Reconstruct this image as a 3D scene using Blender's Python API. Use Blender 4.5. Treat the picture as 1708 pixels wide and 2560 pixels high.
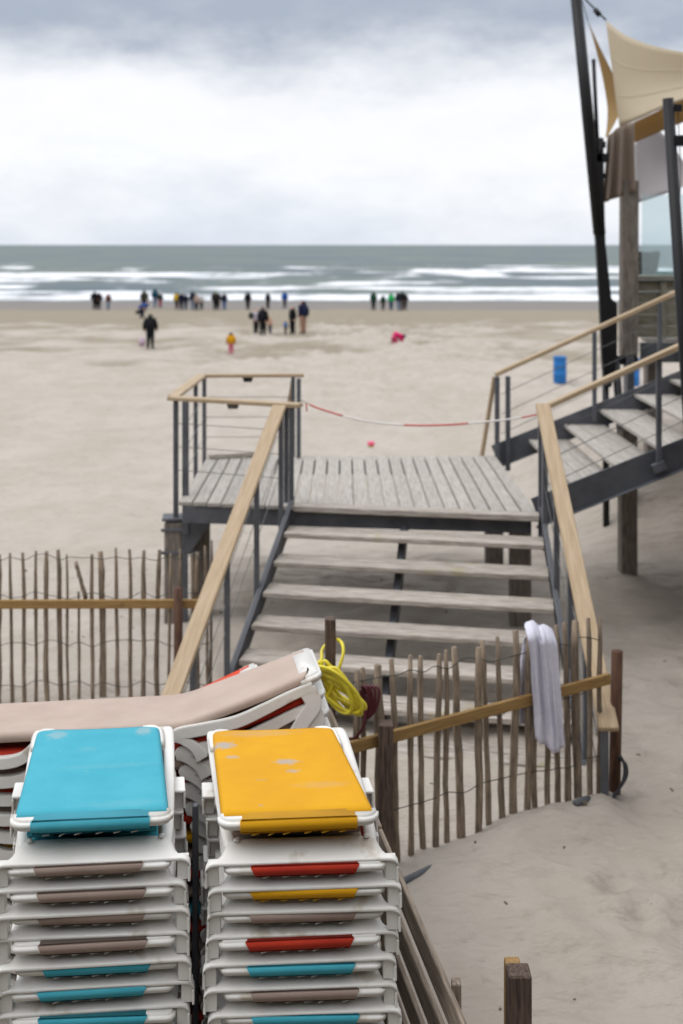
import bpy, bmesh, math, random
from mathutils import Vector, Matrix, noise
R = math.radians
random.seed(7)
for o in list(bpy.data.objects): bpy.data.objects.remove(o)
S = bpy.context.scene
COL = S.collection

# ------------------------------------------------------------------ camera
F, CX, HZ, CH = 2723.0, 854.0, 612.0, 5.0      # focal length / horizon in photo pixels, camera height
cam = bpy.data.cameras.new('camera'); camo = bpy.data.objects.new('camera', cam); COL.objects.link(camo)
camo.location = (0, 0, CH); camo.rotation_euler = (R(90), 0, 0)
cam.sensor_fit = 'VERTICAL'; cam.sensor_height = 36; cam.lens = F / 2560 * 36
cam.shift_y = -(1280 - HZ) / 2560
cam.clip_start = 0.05; cam.clip_end = 60000
cam.dof.use_dof = True; cam.dof.focus_distance = 4.15; cam.dof.aperture_fstop = 2.2
S.camera = camo

# ------------------------------------------------------------------ sky, sun, exposure
W = bpy.data.worlds.new('World'); S.world = W; W.use_nodes = True
def build_world():
    nt = W.node_tree; nt.nodes.clear(); N = nt.nodes.new; L = nt.links.new
    out = N('ShaderNodeOutputWorld')
    sky = N('ShaderNodeTexSky'); sky.sky_type = 'NISHITA'; sky.sun_disc = False
    sky.sun_elevation = R(60); sky.sun_rotation = R(-104)
    b1 = N('ShaderNodeBackground'); b1.inputs[1].default_value = 0.10; L(sky.outputs[0], b1.inputs[0])
    tc = N('ShaderNodeTexCoord'); sep = N('ShaderNodeSeparateXYZ'); L(tc.outputs['Generated'], sep.inputs[0])
    mp = N('ShaderNodeMapping'); mp.inputs['Scale'].default_value = (2.6, 2.6, 6.2); L(tc.outputs['Generated'], mp.inputs[0])
    mp.inputs['Location'].default_value = (3.1, 1.7, 0.4)
    n1 = N('ShaderNodeTexNoise'); n1.inputs['Scale'].default_value = 1.6; n1.inputs['Detail'].default_value = 5; n1.inputs['Roughness'].default_value = .5
    L(mp.outputs[0], n1.inputs[0])
    n2 = N('ShaderNodeTexNoise'); n2.inputs['Scale'].default_value = 5.0; n2.inputs['Detail'].default_value = 6; n2.inputs['Roughness'].default_value = .58
    L(mp.outputs[0], n2.inputs[0])
    def M(op, a, b=None, c=None):
        m = N('ShaderNodeMath'); m.operation = op
        for i, v in enumerate((a, b, c)):
            if v is None: continue
            if isinstance(v, (int, float)): m.inputs[i].default_value = v
            else: L(v, m.inputs[i])
        return m.outputs[0]
    z = sep.outputs[2]
    # the low cloud base: starts about nine degrees up, ragged lower edge, thinner overhead
    e = M('ADD', z, M('MULTIPLY', M('SUBTRACT', n1.outputs[0], .5), .13))
    e = M('ADD', e, M('MULTIPLY', M('SUBTRACT', n2.outputs[0], .5), .06))
    mr = N('ShaderNodeMapRange'); mr.interpolation_type = 'SMOOTHSTEP'
    L(e, mr.inputs[0]); mr.inputs[1].default_value = .122; mr.inputs[2].default_value = .198
    mr2 = N('ShaderNodeMapRange'); mr2.interpolation_type = 'SMOOTHSTEP'
    L(e, mr2.inputs[0]); mr2.inputs[1].default_value = .24; mr2.inputs[2].default_value = .60
    mr2.inputs[3].default_value = 1; mr2.inputs[4].default_value = .12
    dark = M('MULTIPLY', mr.outputs[0], mr2.outputs[0])
    dark = M('MULTIPLY', dark, M('ADD', .72, M('MULTIPLY', n2.outputs[0], .5)))
    hz = N('ShaderNodeMapRange'); hz.interpolation_type = 'SMOOTHSTEP'
    L(e, hz.inputs[0]); hz.inputs[1].default_value = -.03; hz.inputs[2].default_value = .085
    mixA = N('ShaderNodeMixRGB'); L(hz.outputs[0], mixA.inputs[0])
    mixA.inputs[1].default_value = (.72, .78, .88, 1); mixA.inputs[2].default_value = (.99, 1.0, 1.03, 1)
    soft = N('ShaderNodeMixRGB'); soft.blend_type = 'MULTIPLY'; soft.inputs[0].default_value = .17
    ramp = N('ShaderNodeMapRange'); L(n2.outputs[0], ramp.inputs[0]); ramp.inputs[1].default_value = .3; ramp.inputs[2].default_value = .7
    ramp.inputs[3].default_value = .72; ramp.inputs[4].default_value = 1.1
    L(mixA.outputs[0], soft.inputs[1]); L(ramp.outputs[0], soft.inputs[2])
    mixB = N('ShaderNodeMixRGB'); L(dark, mixB.inputs[0]); L(soft.outputs[0], mixB.inputs[1]); mixB.inputs[2].default_value = (.42, .47, .56, 1)
    cie = N('ShaderNodeMapRange'); L(z, cie.inputs[0]); cie.inputs[1].default_value = .22; cie.inputs[2].default_value = 1.0; cie.inputs[3].default_value = 1.0; cie.inputs[4].default_value = 2.3
    b2 = N('ShaderNodeBackground'); L(cie.outputs[0], b2.inputs[1]); L(mixB.outputs[0], b2.inputs[0])
    mx = N('ShaderNodeMixShader'); mx.inputs[0].default_value = .93
    L(b1.outputs[0], mx.inputs[1]); L(b2.outputs[0], mx.inputs[2]); L(mx.outputs[0], out.inputs[0])
build_world()
sun = bpy.data.lights.new('sun', 'SUN'); sun.energy = 0.9; sun.angle = R(35); sun.color = (1, .97, .92)
suno = bpy.data.objects.new('sun', sun); COL.objects.link(suno)
sd = Vector((-math.cos(R(60)) * .97, -math.cos(R(60)) * .24, math.sin(R(60))))   # towards the sun: left, high
suno.rotation_euler = sd.to_track_quat('Z', 'Y').to_euler()
S.view_settings.view_transform = 'Standard'; S.view_settings.look = 'None'
S.view_settings.exposure = 0.08; S.view_settings.gamma = 1.0; S.view_settings.use_curve_mapping = False

# ------------------------------------------------------------------ helpers
def P(x, y, d): return Vector(((x - CX) * d / F, d, CH - (y - HZ) * d / F))     # photo pixel at distance d
def G(x, y, z):  return P(x, y, (CH - z) * F / (y - HZ))                        # photo pixel on level z
def lin(r, g, b):
    f = lambda c: (c / 255 / 12.92) if c / 255 <= .04045 else ((c / 255 + .055) / 1.055) ** 2.4
    return (f(r) * .76, f(g) * .76, f(b) * .76, 1)      # picture tone to surface albedo

MATS = {}
def mat(name, col, rough=.6, col2=None, scale=6.0, stretch=(1, 1, 1), bump=0.0, bscale=None, metallic=0.0,
        spec=.4, var=.0, detail=6.0, lo=.35, hi=.65, coords='Object', spots=None, bstretch=None, sub=0):
    if name in MATS: return MATS[name]
    m = bpy.data.materials.new(name); m.use_nodes = True; nt = m.node_tree; N = nt.nodes.new; L = nt.links.new
    bs = nt.nodes['Principled BSDF']
    bs.inputs['Roughness'].default_value = rough; bs.inputs['Metallic'].default_value = metallic
    bs.inputs['Specular IOR Level'].default_value = spec
    tc = N('ShaderNodeTexCoord'); oi = N('ShaderNodeObjectInfo')
    off = N('ShaderNodeVectorMath'); off.operation = 'SCALE'; off.inputs[0].default_value = (37, 51, 23); L(oi.outputs['Random'], off.inputs['Scale'])
    add = N('ShaderNodeVectorMath'); L(tc.outputs[coords], add.inputs[0]); L(off.outputs[0], add.inputs[1])
    mp = N('ShaderNodeMapping'); mp.inputs['Scale'].default_value = stretch; L(add.outputs[0], mp.inputs[0])
    n = N('ShaderNodeTexNoise'); n.inputs['Scale'].default_value = scale; n.inputs['Detail'].default_value = detail; n.inputs['Roughness'].default_value = .6
    L(mp.outputs[0], n.inputs[0])
    mr = N('ShaderNodeMapRange'); L(n.outputs[0], mr.inputs[0]); mr.inputs[1].default_value = lo; mr.inputs[2].default_value = hi
    mx = N('ShaderNodeMixRGB'); L(mr.outputs[0], mx.inputs[0])
    mx.inputs[1].default_value = col; mx.inputs[2].default_value = col2 or col
    cur = mx.outputs[0]
    if spots:                                   # stains with their own shape
        scol, sscale, sth = spots
        n3 = N('ShaderNodeTexNoise'); n3.inputs['Scale'].default_value = sscale; n3.inputs['Detail'].default_value = 4; L(add.outputs[0], n3.inputs[0])
        r3 = N('ShaderNodeMapRange'); r3.interpolation_type = 'SMOOTHSTEP'; L(n3.outputs[0], r3.inputs[0]); r3.inputs[1].default_value = sth; r3.inputs[2].default_value = sth + .1
        m3 = N('ShaderNodeMixRGB'); L(r3.outputs[0], m3.inputs[0]); L(cur, m3.inputs[1]); m3.inputs[2].default_value = scol; cur = m3.outputs[0]
    if var:
        hs = N('ShaderNodeHueSaturation'); r2 = N('ShaderNodeMapRange'); L(oi.outputs['Random'], r2.inputs[0])
        r2.inputs[3].default_value = 1 - var; r2.inputs[4].default_value = 1 + var
        L(r2.outputs[0], hs.inputs['Value']); L(cur, hs.inputs['Color']); cur = hs.outputs[0]
    L(cur, bs.inputs['Base Color'])
    if bump:
        n2 = N('ShaderNodeTexNoise'); n2.inputs['Scale'].default_value = bscale or scale; n2.inputs['Detail'].default_value = 5
        mp2 = N('ShaderNodeMapping'); mp2.inputs['Scale'].default_value = bstretch or stretch; L(add.outputs[0], mp2.inputs[0]); L(mp2.outputs[0], n2.inputs[0])
        bp = N('ShaderNodeBump'); bp.inputs['Strength'].default_value = bump; bp.inputs['Distance'].default_value = .01
        L(n2.outputs[0], bp.inputs['Height']); L(bp.outputs[0], bs.inputs['Normal'])
    MATS[name] = m
    return m

GR = (1, 14, 14)          # grain along local x
grey_wood = mat('grey_wood', lin(208, 200, 190), .8, lin(148, 137, 126), 5, GR, .5, 8, var=.10, spots=(lin(176, 165, 140), 3.0, .60))
deck_wood = mat('deck_wood', lin(192, 186, 178), .75, lin(160, 152, 143), 4, GR, .4, 8, var=.07)
rail_wood = mat('rail_wood', lin(194, 172, 142), .6, lin(172, 147, 114), 3, GR, .2, 9, var=.05, spots=(lin(142, 112, 80), 6, .70))
pine_wood = mat('pine_wood', lin(176, 142, 88), .7, lin(146, 112, 64), 5, GR, .3, 9, var=.06, spots=(lin(96, 70, 42), 9, .66))
plank_wood = mat('plank_wood', lin(176, 160, 143), .85, lin(122, 108, 95), 5, GR, .6, 8, var=.12)
post_wood = mat('post_wood', lin(118, 98, 86), .85, lin(64, 52, 46), 6, (1, 12, 12), .6, 10, var=.1)
brown_post = mat('brown_post', lin(110, 76, 56), .8, lin(72, 48, 36), 6, (1, 10, 10), .5, 10)
pile_wood = mat('pile_wood', lin(152, 142, 132), .9, lin(104, 95, 87), 6, (1, 10, 10), .7, 8, var=.1)
picket_wood = mat('picket_wood', lin(168, 149, 128), .9, lin(114, 101, 88), 9, (1, 6, 6), .7, 14, var=.16)
steel = mat('steel', lin(100, 102, 108), .5, lin(82, 84, 90), 5, bump=.1, spec=.5, var=.05)
cable_m = mat('cable', lin(120, 122, 120), .4, metallic=.6)
black = mat('black_metal', lin(17, 17, 20), .5, lin(24, 24, 28), 4, spec=.3)
wire_m = mat('wire', lin(70, 84, 80), .5, lin(46, 50, 48), 9, metallic=.3)
white_p = mat('white_plastic', lin(245, 243, 238), .42, lin(233, 230, 223), 4, bump=.06, bscale=60, spec=.5, var=.03, spots=(lin(206, 196, 180), 5.5, .63))
lamp_m = mat('lamp_grey', lin(118, 116, 112), .5)
wicker = mat('patterned_fabric', lin(120, 118, 114), .9, lin(30, 32, 33), 38, lo=.45, hi=.55)
def fabric(n, c, c2, spots=None): return mat(n, c, .8, c2, 5, bump=.16, bscale=300, spots=spots, spec=.3, detail=8)
turq = fabric('turquoise_sling', lin(64, 170, 190), lin(76, 178, 197), (lin(120, 185, 195), 9, .70))
yell = fabric('yellow_sling', lin(229, 168, 6), lin(222, 160, 12), (lin(168, 158, 140), 6.5, .665))
redf = fabric('red_sling', lin(196, 56, 30), lin(180, 46, 28))
orng = fabric('orange_sling', lin(226, 78, 40), lin(210, 66, 34))
beig = fabric('beige_sling', lin(198, 178, 165), lin(188, 168, 155))
dbeig = fabric('taupe_sling', lin(170, 150, 138), lin(158, 138, 128))
yhose = mat('yellow_hose', lin(244, 228, 56), .45, lin(226, 206, 58), 9, spec=.5)
rhose = mat('dark_red_hose', lin(84, 22, 34), .45, spec=.5)
greyp = mat('grey_pipe', lin(104, 107, 112), .5, lin(84, 87, 92), 5)
blackc = mat('dark_cable', lin(52, 56, 64), .5)
blue_p = mat('blue_plastic', lin(14, 118, 196), .45, spec=.5)
red_t = mat('red_tape', lin(206, 74, 62), .5)
white_t = mat('white_tape', lin(236, 230, 226), .5)
pink_p = mat('pink_plastic', lin(240, 90, 130), .5)
yell_p = mat('yellow_plastic', lin(240, 200, 60), .5)
lace_m = mat('lace', lin(182, 179, 172), .7)
ylace_m = mat('yellow_lace', lin(222, 168, 20), .7)
dark_in = mat('dark_rubber', lin(40, 40, 42), .7)
tan_wall = mat('wall_plank', lin(154, 148, 130), .9, lin(104, 100, 86), 5, GR, .6, 8, var=.1)
towel_m = mat('towel', lin(240, 239, 252), .95, lin(230, 228, 246), 30, bump=.5, bscale=220)
towel_red = mat('towel_hem', lin(170, 40, 50), .9)

def worn(base_m, name, spots_, col):
    m = base_m.copy(); m.name = name; nt = m.node_tree; N = nt.nodes.new; L = nt.links.new; bs = nt.nodes['Principled BSDF']
    src = bs.inputs['Base Color'].links[0].from_socket; tc = N('ShaderNodeTexCoord')
    nz = N('ShaderNodeTexNoise'); nz.inputs['Scale'].default_value = 38; nz.inputs['Detail'].default_value = 5; L(tc.outputs['Object'], nz.inputs[0])
    for (x, y, rx, ry, amt) in spots_:
        mp = N('ShaderNodeMapping'); mp.vector_type = 'POINT'; mp.inputs['Location'].default_value = (-x / rx, -y / ry, 0); mp.inputs['Scale'].default_value = (1 / rx, 1 / ry, 0); L(tc.outputs['Object'], mp.inputs[0])
        ln = N('ShaderNodeVectorMath'); ln.operation = 'LENGTH'; L(mp.outputs[0], ln.inputs[0])
        ad = N('ShaderNodeMath'); ad.operation = 'MULTIPLY_ADD'; L(nz.outputs[0], ad.inputs[0]); ad.inputs[1].default_value = 1.6; L(ln.outputs['Value'], ad.inputs[2])
        r = N('ShaderNodeMapRange'); r.interpolation_type = 'SMOOTHSTEP'; L(ad.outputs[0], r.inputs[0]); r.inputs[1].default_value = 1.9; r.inputs[2].default_value = 1.2; r.inputs[3].default_value = 0; r.inputs[4].default_value = amt
        x_ = N('ShaderNodeMixRGB'); L(r.outputs[0], x_.inputs[0]); L(src, x_.inputs[1]); x_.inputs[2].default_value = col; src = x_.outputs[0]
    L(src, bs.inputs['Base Color']); return m
wyell = worn(yell, 'worn_yellow_sling', [(-.30, .76, .06, .05, .9), (-.26, .62, .035, .022, .6), (-.03, .555, .06, .035, .85), (-.01, .45, .035, .02, .6), (.1, .3, .12, .04, .15), (-.15, .9, .2, .05, .2)], lin(178, 172, 166))
wturq = worn(turq, 'worn_turquoise_sling', [(-.26, .88, .05, .06, .45), (.12, .9, .04, .07, .5), (.0, .5, .25, .03, .08), (-.1, .7, .06, .03, .1), (.1, .12, .2, .04, .08)], lin(176, 186, 186))
def smooth(me): 
    for p in me.polygons: p.use_smooth = True
def link(name, me, m=None, parent=None, loc=None, mx=None, sm=False):
    o = bpy.data.objects.new(name, me); COL.objects.link(o)
    if m and not me.materials: me.materials.append(m)
    if sm: smooth(me)
    if mx is not None: o.matrix_world = mx if parent is None else Matrix.Translation(-parent.location) @ mx
    elif loc is not None: o.location = loc
    if parent is not None: o.parent = parent
    return o
def raw(vs, fs):
    me = bpy.data.meshes.new('mesh'); me.from_pydata([tuple(v) for v in vs], [], fs); me.update(); return me
def bm_mesh(bm):
    bmesh.ops.recalc_face_normals(bm, faces=bm.faces); me = bpy.data.meshes.new('mesh'); bm.to_mesh(me); bm.free(); return me
def thing(name, label, cat, loc=(0, 0, 0), group=None, rot=(0, 0, 0)):
    o = bpy.data.objects.new(name, None); COL.objects.link(o); o.location = loc; o.rotation_euler = rot
    o.empty_display_size = .1; tag(o, label, cat, group); return o
def tag(o, label, cat, group=None):
    o['label'] = label; o['category'] = cat
    if group: o['group'] = group
    return o
def set_mat(o, m):
    o.material_slots[0].link = 'OBJECT'; o.material_slots[0].material = m
_bx = {}
def box_mesh(l, w, h, bev=.004, key=''):
    k = (round(l, 3), round(w, 3), round(h, 3), bev, key)
    if k not in _bx:
        bm = bmesh.new(); bmesh.ops.create_cube(bm, size=1)
        for v in bm.verts: v.co = Vector((v.co.x * l, v.co.y * w, v.co.z * h))
        if bev: bmesh.ops.bevel(bm, geom=list(bm.edges), offset=min(bev, w * .3, h * .3), segments=1, affect='EDGES')
        _bx[k] = bm_mesh(bm)
    return _bx[k]
def frame(p, q, up=Vector((0, 0, 1))):
    x = (q - p).normalized(); y = up.cross(x)
    if y.length < 1e-4: y = Vector((0, 1, 0)).cross(x)
    y.normalize(); z = x.cross(y)
    return Matrix((x, y, z)).transposed().to_4x4()
def beam(name, p, q, w, h, m, parent=None, up=Vector((0, 0, 1)), bev=.004):
    """bar from p to q, w across, h along up; grain follows its length"""
    p, q = Vector(p), Vector(q); l = (q - p).length
    me = box_mesh(l, w, h, bev, m.name)
    return link(name, me, m, parent, mx=Matrix.Translation((p + q) / 2) @ frame(p, q, up))
def tube_mesh(pts, r, n=8, closed=False, taper=None, flat=1.0):
    pts = [Vector(p) for p in pts]; k = len(pts); vs = []; fs = []
    up = Vector((0.3, 0.2, 1)).normalized()
    for i, p in enumerate(pts):
        a = pts[(i - 1) % k] if (closed or i) else p; b = pts[(i + 1) % k] if (closed or i < k - 1) else p
        t = (b - a).normalized(); u = up - t * up.dot(t)
        if u.length < .05: u = Vector((1, 0, 0)) - t * t.x
        u.normalize(); v = t.cross(u); up = u
        rr = r if taper is None else r * taper[i]
        for j in range(n):
            an = 2 * math.pi * j / n; vs.append(p + u * math.cos(an) * rr + v * math.sin(an) * rr * flat)
    for i in range(k if closed else k - 1):
        for j in range(n):
            fs.append((i * n + j, i * n + (j + 1) % n, ((i + 1) % k) * n + (j + 1) % n, ((i + 1) % k) * n + j))
    if not closed: fs.append(tuple(range(n - 1, -1, -1))); fs.append(tuple((k - 1) * n + j for j in range(n)))
    return raw(vs, fs)
def tube(name, pts, r, m, parent=None, n=8, closed=False, sm=True, **kw):
    pts = [Vector(p) for p in pts]; o0 = pts[0].copy()
    me = tube_mesh([p - o0 for p in pts], r, n, closed, **kw)
    return link(name, me, m, parent, mx=Matrix.Translation(o0), sm=sm)
def pole(name, p, q, r, m, parent=None, n=12, r2=None):
    p, q = Vector(p), Vector(q)
    me = tube_mesh([Vector((0, 0, 0)), Vector(((q - p).length, 0, 0))], r, n, taper=[1, (r2 or r) / r])
    return link(name, me, m, parent, mx=Matrix.Translation(p) @ frame(p, q), sm=True)
def smooth_path(pts, sub=6, closed=False):
    pts = [Vector(p) for p in pts]; n = len(pts); out = []
    for i in range(n if closed else n - 1):
        g = lambda j: pts[j % n] if closed else pts[max(0, min(n - 1, j))]
        p0, p1, p2, p3 = g(i - 1), g(i), g(i + 1), g(i + 2)
        for s in range(sub):
            t = s / sub
            out.append(.5 * ((2 * p1) + (p2 - p0) * t + (2 * p0 - 5 * p1 + 4 * p2 - p3) * t * t + (3 * p1 - p0 - 3 * p2 + p3) * t ** 3))
    if not closed: out.append(pts[-1])
    return out
def lathe(prof, n=24):
    vs = []; fs = []
    for r, z in prof:
        for j in range(n): vs.append((r * math.cos(2 * math.pi * j / n), r * math.sin(2 * math.pi * j / n), z))
    for i in range(len(prof) - 1):
        for j in range(n): fs.append((i * n + j, i * n + (j + 1) % n, (i + 1) * n + (j + 1) % n, (i + 1) * n + j))
    fs.append(tuple(range(n - 1, -1, -1))); fs.append(tuple((len(prof) - 1) * n + j for j in range(n)))
    return raw(vs, fs)
def prism(poly, axis_len, plane='xz', bev=.003):
    """outline (a, b) extruded along the third axis, centred"""
    bm = bmesh.new(); V = []
    for a, b in poly: V.append(bm.verts.new((a, -axis_len / 2, b) if plane == 'xz' else (a, b, -axis_len / 2)))
    f = bm.faces.new(V); r = bmesh.ops.extrude_face_region(bm, geom=[f])
    d = Vector((0, axis_len, 0)) if plane == 'xz' else Vector((0, 0, axis_len))
    bmesh.ops.translate(bm, verts=[e for e in r['geom'] if isinstance(e, bmesh.types.BMVert)], vec=d)
    if bev: 
        bmesh.ops.recalc_face_normals(bm, faces=bm.faces)
        bmesh.ops.bevel(bm, geom=[e for e in bm.edges if e.calc_face_angle(0) > .6], offset=bev, segments=2, affect='EDGES')
    return bm_mesh(bm)
def copy_tree(o, parent=None):
    c = o.copy(); COL.objects.link(c); c.parent = parent
    for ch in list(o.children): copy_tree(ch, c)
    return c

# ------------------------------------------------------------------ ground
PROF = [(-4000, -6), (-90, -6.5), (-55, -5.0), (-28, 1.0), (-16, 3.7), (0, 4.0), (12.5, 4.0), (16, 4.08), (30, 4.55), (37, 4.74), (53, 5.06), (62, 5.10), (70, 5.25), (90, 5.85), (106, 6.3), (126, 6.62), (134, 6.80), (160, 7.6), (600, 14)]  # the rise behind the camera is unseen dunes, added to block low sky light
def prof(y):
    for (a, ha), (b, hb) in zip(PROF, PROF[1:]):
        if y <= b:
            t = (y - a) / (b - a); return ha + (hb - ha) * t
    return PROF[-1][1]
def sm01(a, b, x): t = max(0, min(1, (x - a) / (b - a))); return t * t * (3 - 2 * t)
def gz(x, y):
    z = CH - prof(y)
    nz = noise.noise
    amp = 1.0 - sm01(80, 110, y) * .8
    if y < 135:
        a = .05 * nz((x * .5, y * .5, 1.3)) + .07 * nz((x * 1.1 + .3 * y, y * 1.7, 4.1)) + .045 * nz((x * 3.2 + .8 * y, y * 4.6, 7.7))
        if y > 13: a = a * (1 + sm01(13, 40, y) * 1.6) + .10 * nz((x * .12, y * .2, 9.0)) * sm01(13, 40, y)
        # churned band in front of the wet sand
        k = sm01(56, 64, y) * (1 - sm01(86, 96, y))
        a += k * .22 * (1 - abs(nz((x * .10, y * .22, 2.0))) * 2.2) * .6 + k * .10 * nz((x * .45, y * .6, 5))
        # level where the stacks stand
        fl = (1 - sm01(.6, 1.1, abs(x + .9) - 1.0)) * (1 - sm01(6.6, 7.0, y)) * sm01(3.0, 3.4, y)
        z += a * amp * (1 - fl) - .0 * fl
        # sand blown up along the picket fence, and the dug pit on the beach
        fy = 6.91 + .5 * x
        z += .13 * math.exp(-((y - (fy - .28)) / .34) ** 2) * sm01(.4, 1.1, x) * (1 - sm01(1.7, 2.2, x))
        z += 1.0 * sm01(13.7, 16.5, y) * sm01(2.9, 4.6, x) * (1 - sm01(24, 32, y))      # drift under the terrace
        r = math.hypot((x - 2.95) / 2.2, (y - 54.9) / 1.2)
        z += -.22 * math.exp(-(r * 1.3) ** 2) + .25 * math.exp(-((r - 1.6) / .45) ** 2)
    return z
def axis(segs):
    out = []
    for a, b, st in segs:
        n = max(1, int(round((b - a) / st))); out += [a + (b - a) * i / n for i in range(n)]
    out.append(segs[-1][1]); return out
def geo(a, b, k):
    out = [a]; 
    while out[-1] < b: out.append(out[-1] * k)
    return out
xs = axis([(-6, -2.2, .12), (-2.2, 4.2, .06), (4.2, 9, .14)])
l = geo(9, 5000, 1.09); xs = [-v - (6 - 9) for v in reversed(l[1:])] + xs + l[1:]
ys = axis([(-4, 3, .5), (3, 14, .065), (14, 22, .15), (22, 50, .35), (50, 75, .25), (75, 140, .8), (140, 600, 40)])
ys = [-4000, -1500, -500, -150, -110, -90, -75, -65, -55, -48, -42, -35, -28, -24, -20, -16, -12, -8] + ys
vs = [(x, y, gz(x, y)) for y in ys for x in xs]; nx = len(xs)
fs = [(j * nx + i, j * nx + i + 1, (j + 1) * nx + i + 1, (j + 1) * nx + i) for j in range(len(ys) - 1) for i in range(nx - 1)]
def sand_mat():
    m = bpy.data.materials.new('sand'); m.use_nodes = True; nt = m.node_tree; N = nt.nodes.new; L = nt.links.new; bs = nt.nodes['Principled BSDF']
    g = N('ShaderNodeNewGeometry'); sp = N('ShaderNodeSeparateXYZ'); L(g.outputs['Position'], sp.inputs[0])
    def nz(sc, det=6, rough=.6):
        n = N('ShaderNodeTexNoise'); n.inputs['Scale'].default_value = sc; n.inputs['Detail'].default_value = det; n.inputs['Roughness'].default_value = rough
        L(g.outputs['Position'], n.inputs[0]); return n.outputs[0]
    def mr(v, a, b, c=0, d=1):
        r = N('ShaderNodeMapRange'); L(v, r.inputs[0]); r.inputs[1].default_value = a; r.inputs[2].default_value = b; r.inputs[3].default_value = c; r.inputs[4].default_value = d
        r.interpolation_type = 'SMOOTHSTEP'; return r.outputs[0]
    def mix(f, a, b):
        x = N('ShaderNodeMixRGB'); L(f, x.inputs[0])
        for i, v in ((1, a), (2, b)):
            if isinstance(v, tuple): x.inputs[i].default_value = v
            else: L(v, x.inputs[i])
        return x.outputs[0]
    c = mix(mr(nz(.7), .35, .65), lin(180, 170, 158), lin(190, 181, 170))
    c = mix(mr(nz(5, 5, .7), .52, .9), c, lin(150, 140, 128))
    dz = N('ShaderNodeMath'); dz.operation = 'MULTIPLY_ADD'; L(nz(.16, 5), dz.inputs[0]); dz.inputs[1].default_value = 1.5; L(sp.outputs[2], dz.inputs[2])
    damp = mr(dz.outputs[0], .86, .52)                       # damper towards the water
    c = mix(damp, c, lin(153, 143, 126))
    zz = N('ShaderNodeMath'); zz.operation = 'MULTIPLY_ADD'; L(nz(.09), zz.inputs[0]); zz.inputs[1].default_value = .5; L(sp.outputs[2], zz.inputs[2])
    wet = mr(zz.outputs[0], -.93, -1.12)
    c = mix(wet, c, lin(120, 112, 104))
    L(c, bs.inputs['Base Color']); bs.inputs['Specular IOR Level'].default_value = .2
    L(mr(wet, 0, 1, .95, .45), bs.inputs['Roughness'])
    b1 = N('ShaderNodeBump'); b1.inputs['Strength'].default_value = .9; b1.inputs['Distance'].default_value = .11
    mp = N('ShaderNodeMapping'); mp.inputs['Scale'].default_value = (2.2, 5.0, 2); mp.inputs['Rotation'].default_value = (0, 0, R(18)); L(g.outputs['Position'], mp.inputs[0])
    n = N('ShaderNodeTexNoise'); n.inputs['Scale'].default_value = 1.0; n.inputs['Detail'].default_value = 5; L(mp.outputs[0], n.inputs[0]); L(n.outputs[0], b1.inputs['Height'])
    b2 = N('ShaderNodeBump'); b2.inputs['Strength'].default_value = .35; b2.inputs['Distance'].default_value = .006
    L(nz(90, 4), b2.inputs['Height']); L(b1.outputs[0], b2.inputs['Normal']); L(b2.outputs[0], bs.inputs['Normal'])
    return m
import bisect
def footprints(vs, xs, ys):
    rn = random.Random(21); nx = len(xs); pr = []
    for _ in range(26):                                        # trails
        x, y, a = rn.uniform(-5, 6), rn.uniform(4, 19), rn.uniform(0, 6.28)
        for k in range(rn.randint(4, 11)):
            x += .62 * math.cos(a); y += .62 * math.sin(a); a += rn.uniform(-.2, .2); sd_ = .1 if k % 2 else -.1
            pr.append((x - sd_ * math.sin(a), y + sd_ * math.cos(a), a, rn.uniform(.02, .045)))
    for _ in range(240): pr.append((rn.uniform(-5, 6), rn.uniform(3.5, 20), rn.uniform(0, 6.28), rn.uniform(.012, .035)))
    for px, py, a, dp in pr:
        if abs(px + .9) < 1.9 and 3.2 < py < 6.9 and px < .6: continue
        i0, i1 = bisect.bisect(xs, px - .4), bisect.bisect(xs, px + .4); j0, j1 = bisect.bisect(ys, py - .4), bisect.bisect(ys, py + .4)
        ca, sa = math.cos(a), math.sin(a)
        for j in range(j0, j1):
            for i in range(i0, i1):
                dx, dy = xs[i] - px, ys[j] - py; u, w_ = (dx * ca + dy * sa) / .15, (-dx * sa + dy * ca) / .075; r2 = u * u + w_ * w_
                x_, y_, z_ = vs[j * nx + i]; vs[j * nx + i] = (x_, y_, z_ - dp * math.exp(-r2) + dp * .55 * math.exp(-((math.sqrt(r2) - 1.7) / .5) ** 2))
footprints(vs, xs, ys)
beach = link('beach', raw(vs, fs), sand_mat(), sm=True); beach['kind'] = 'structure'

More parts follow.
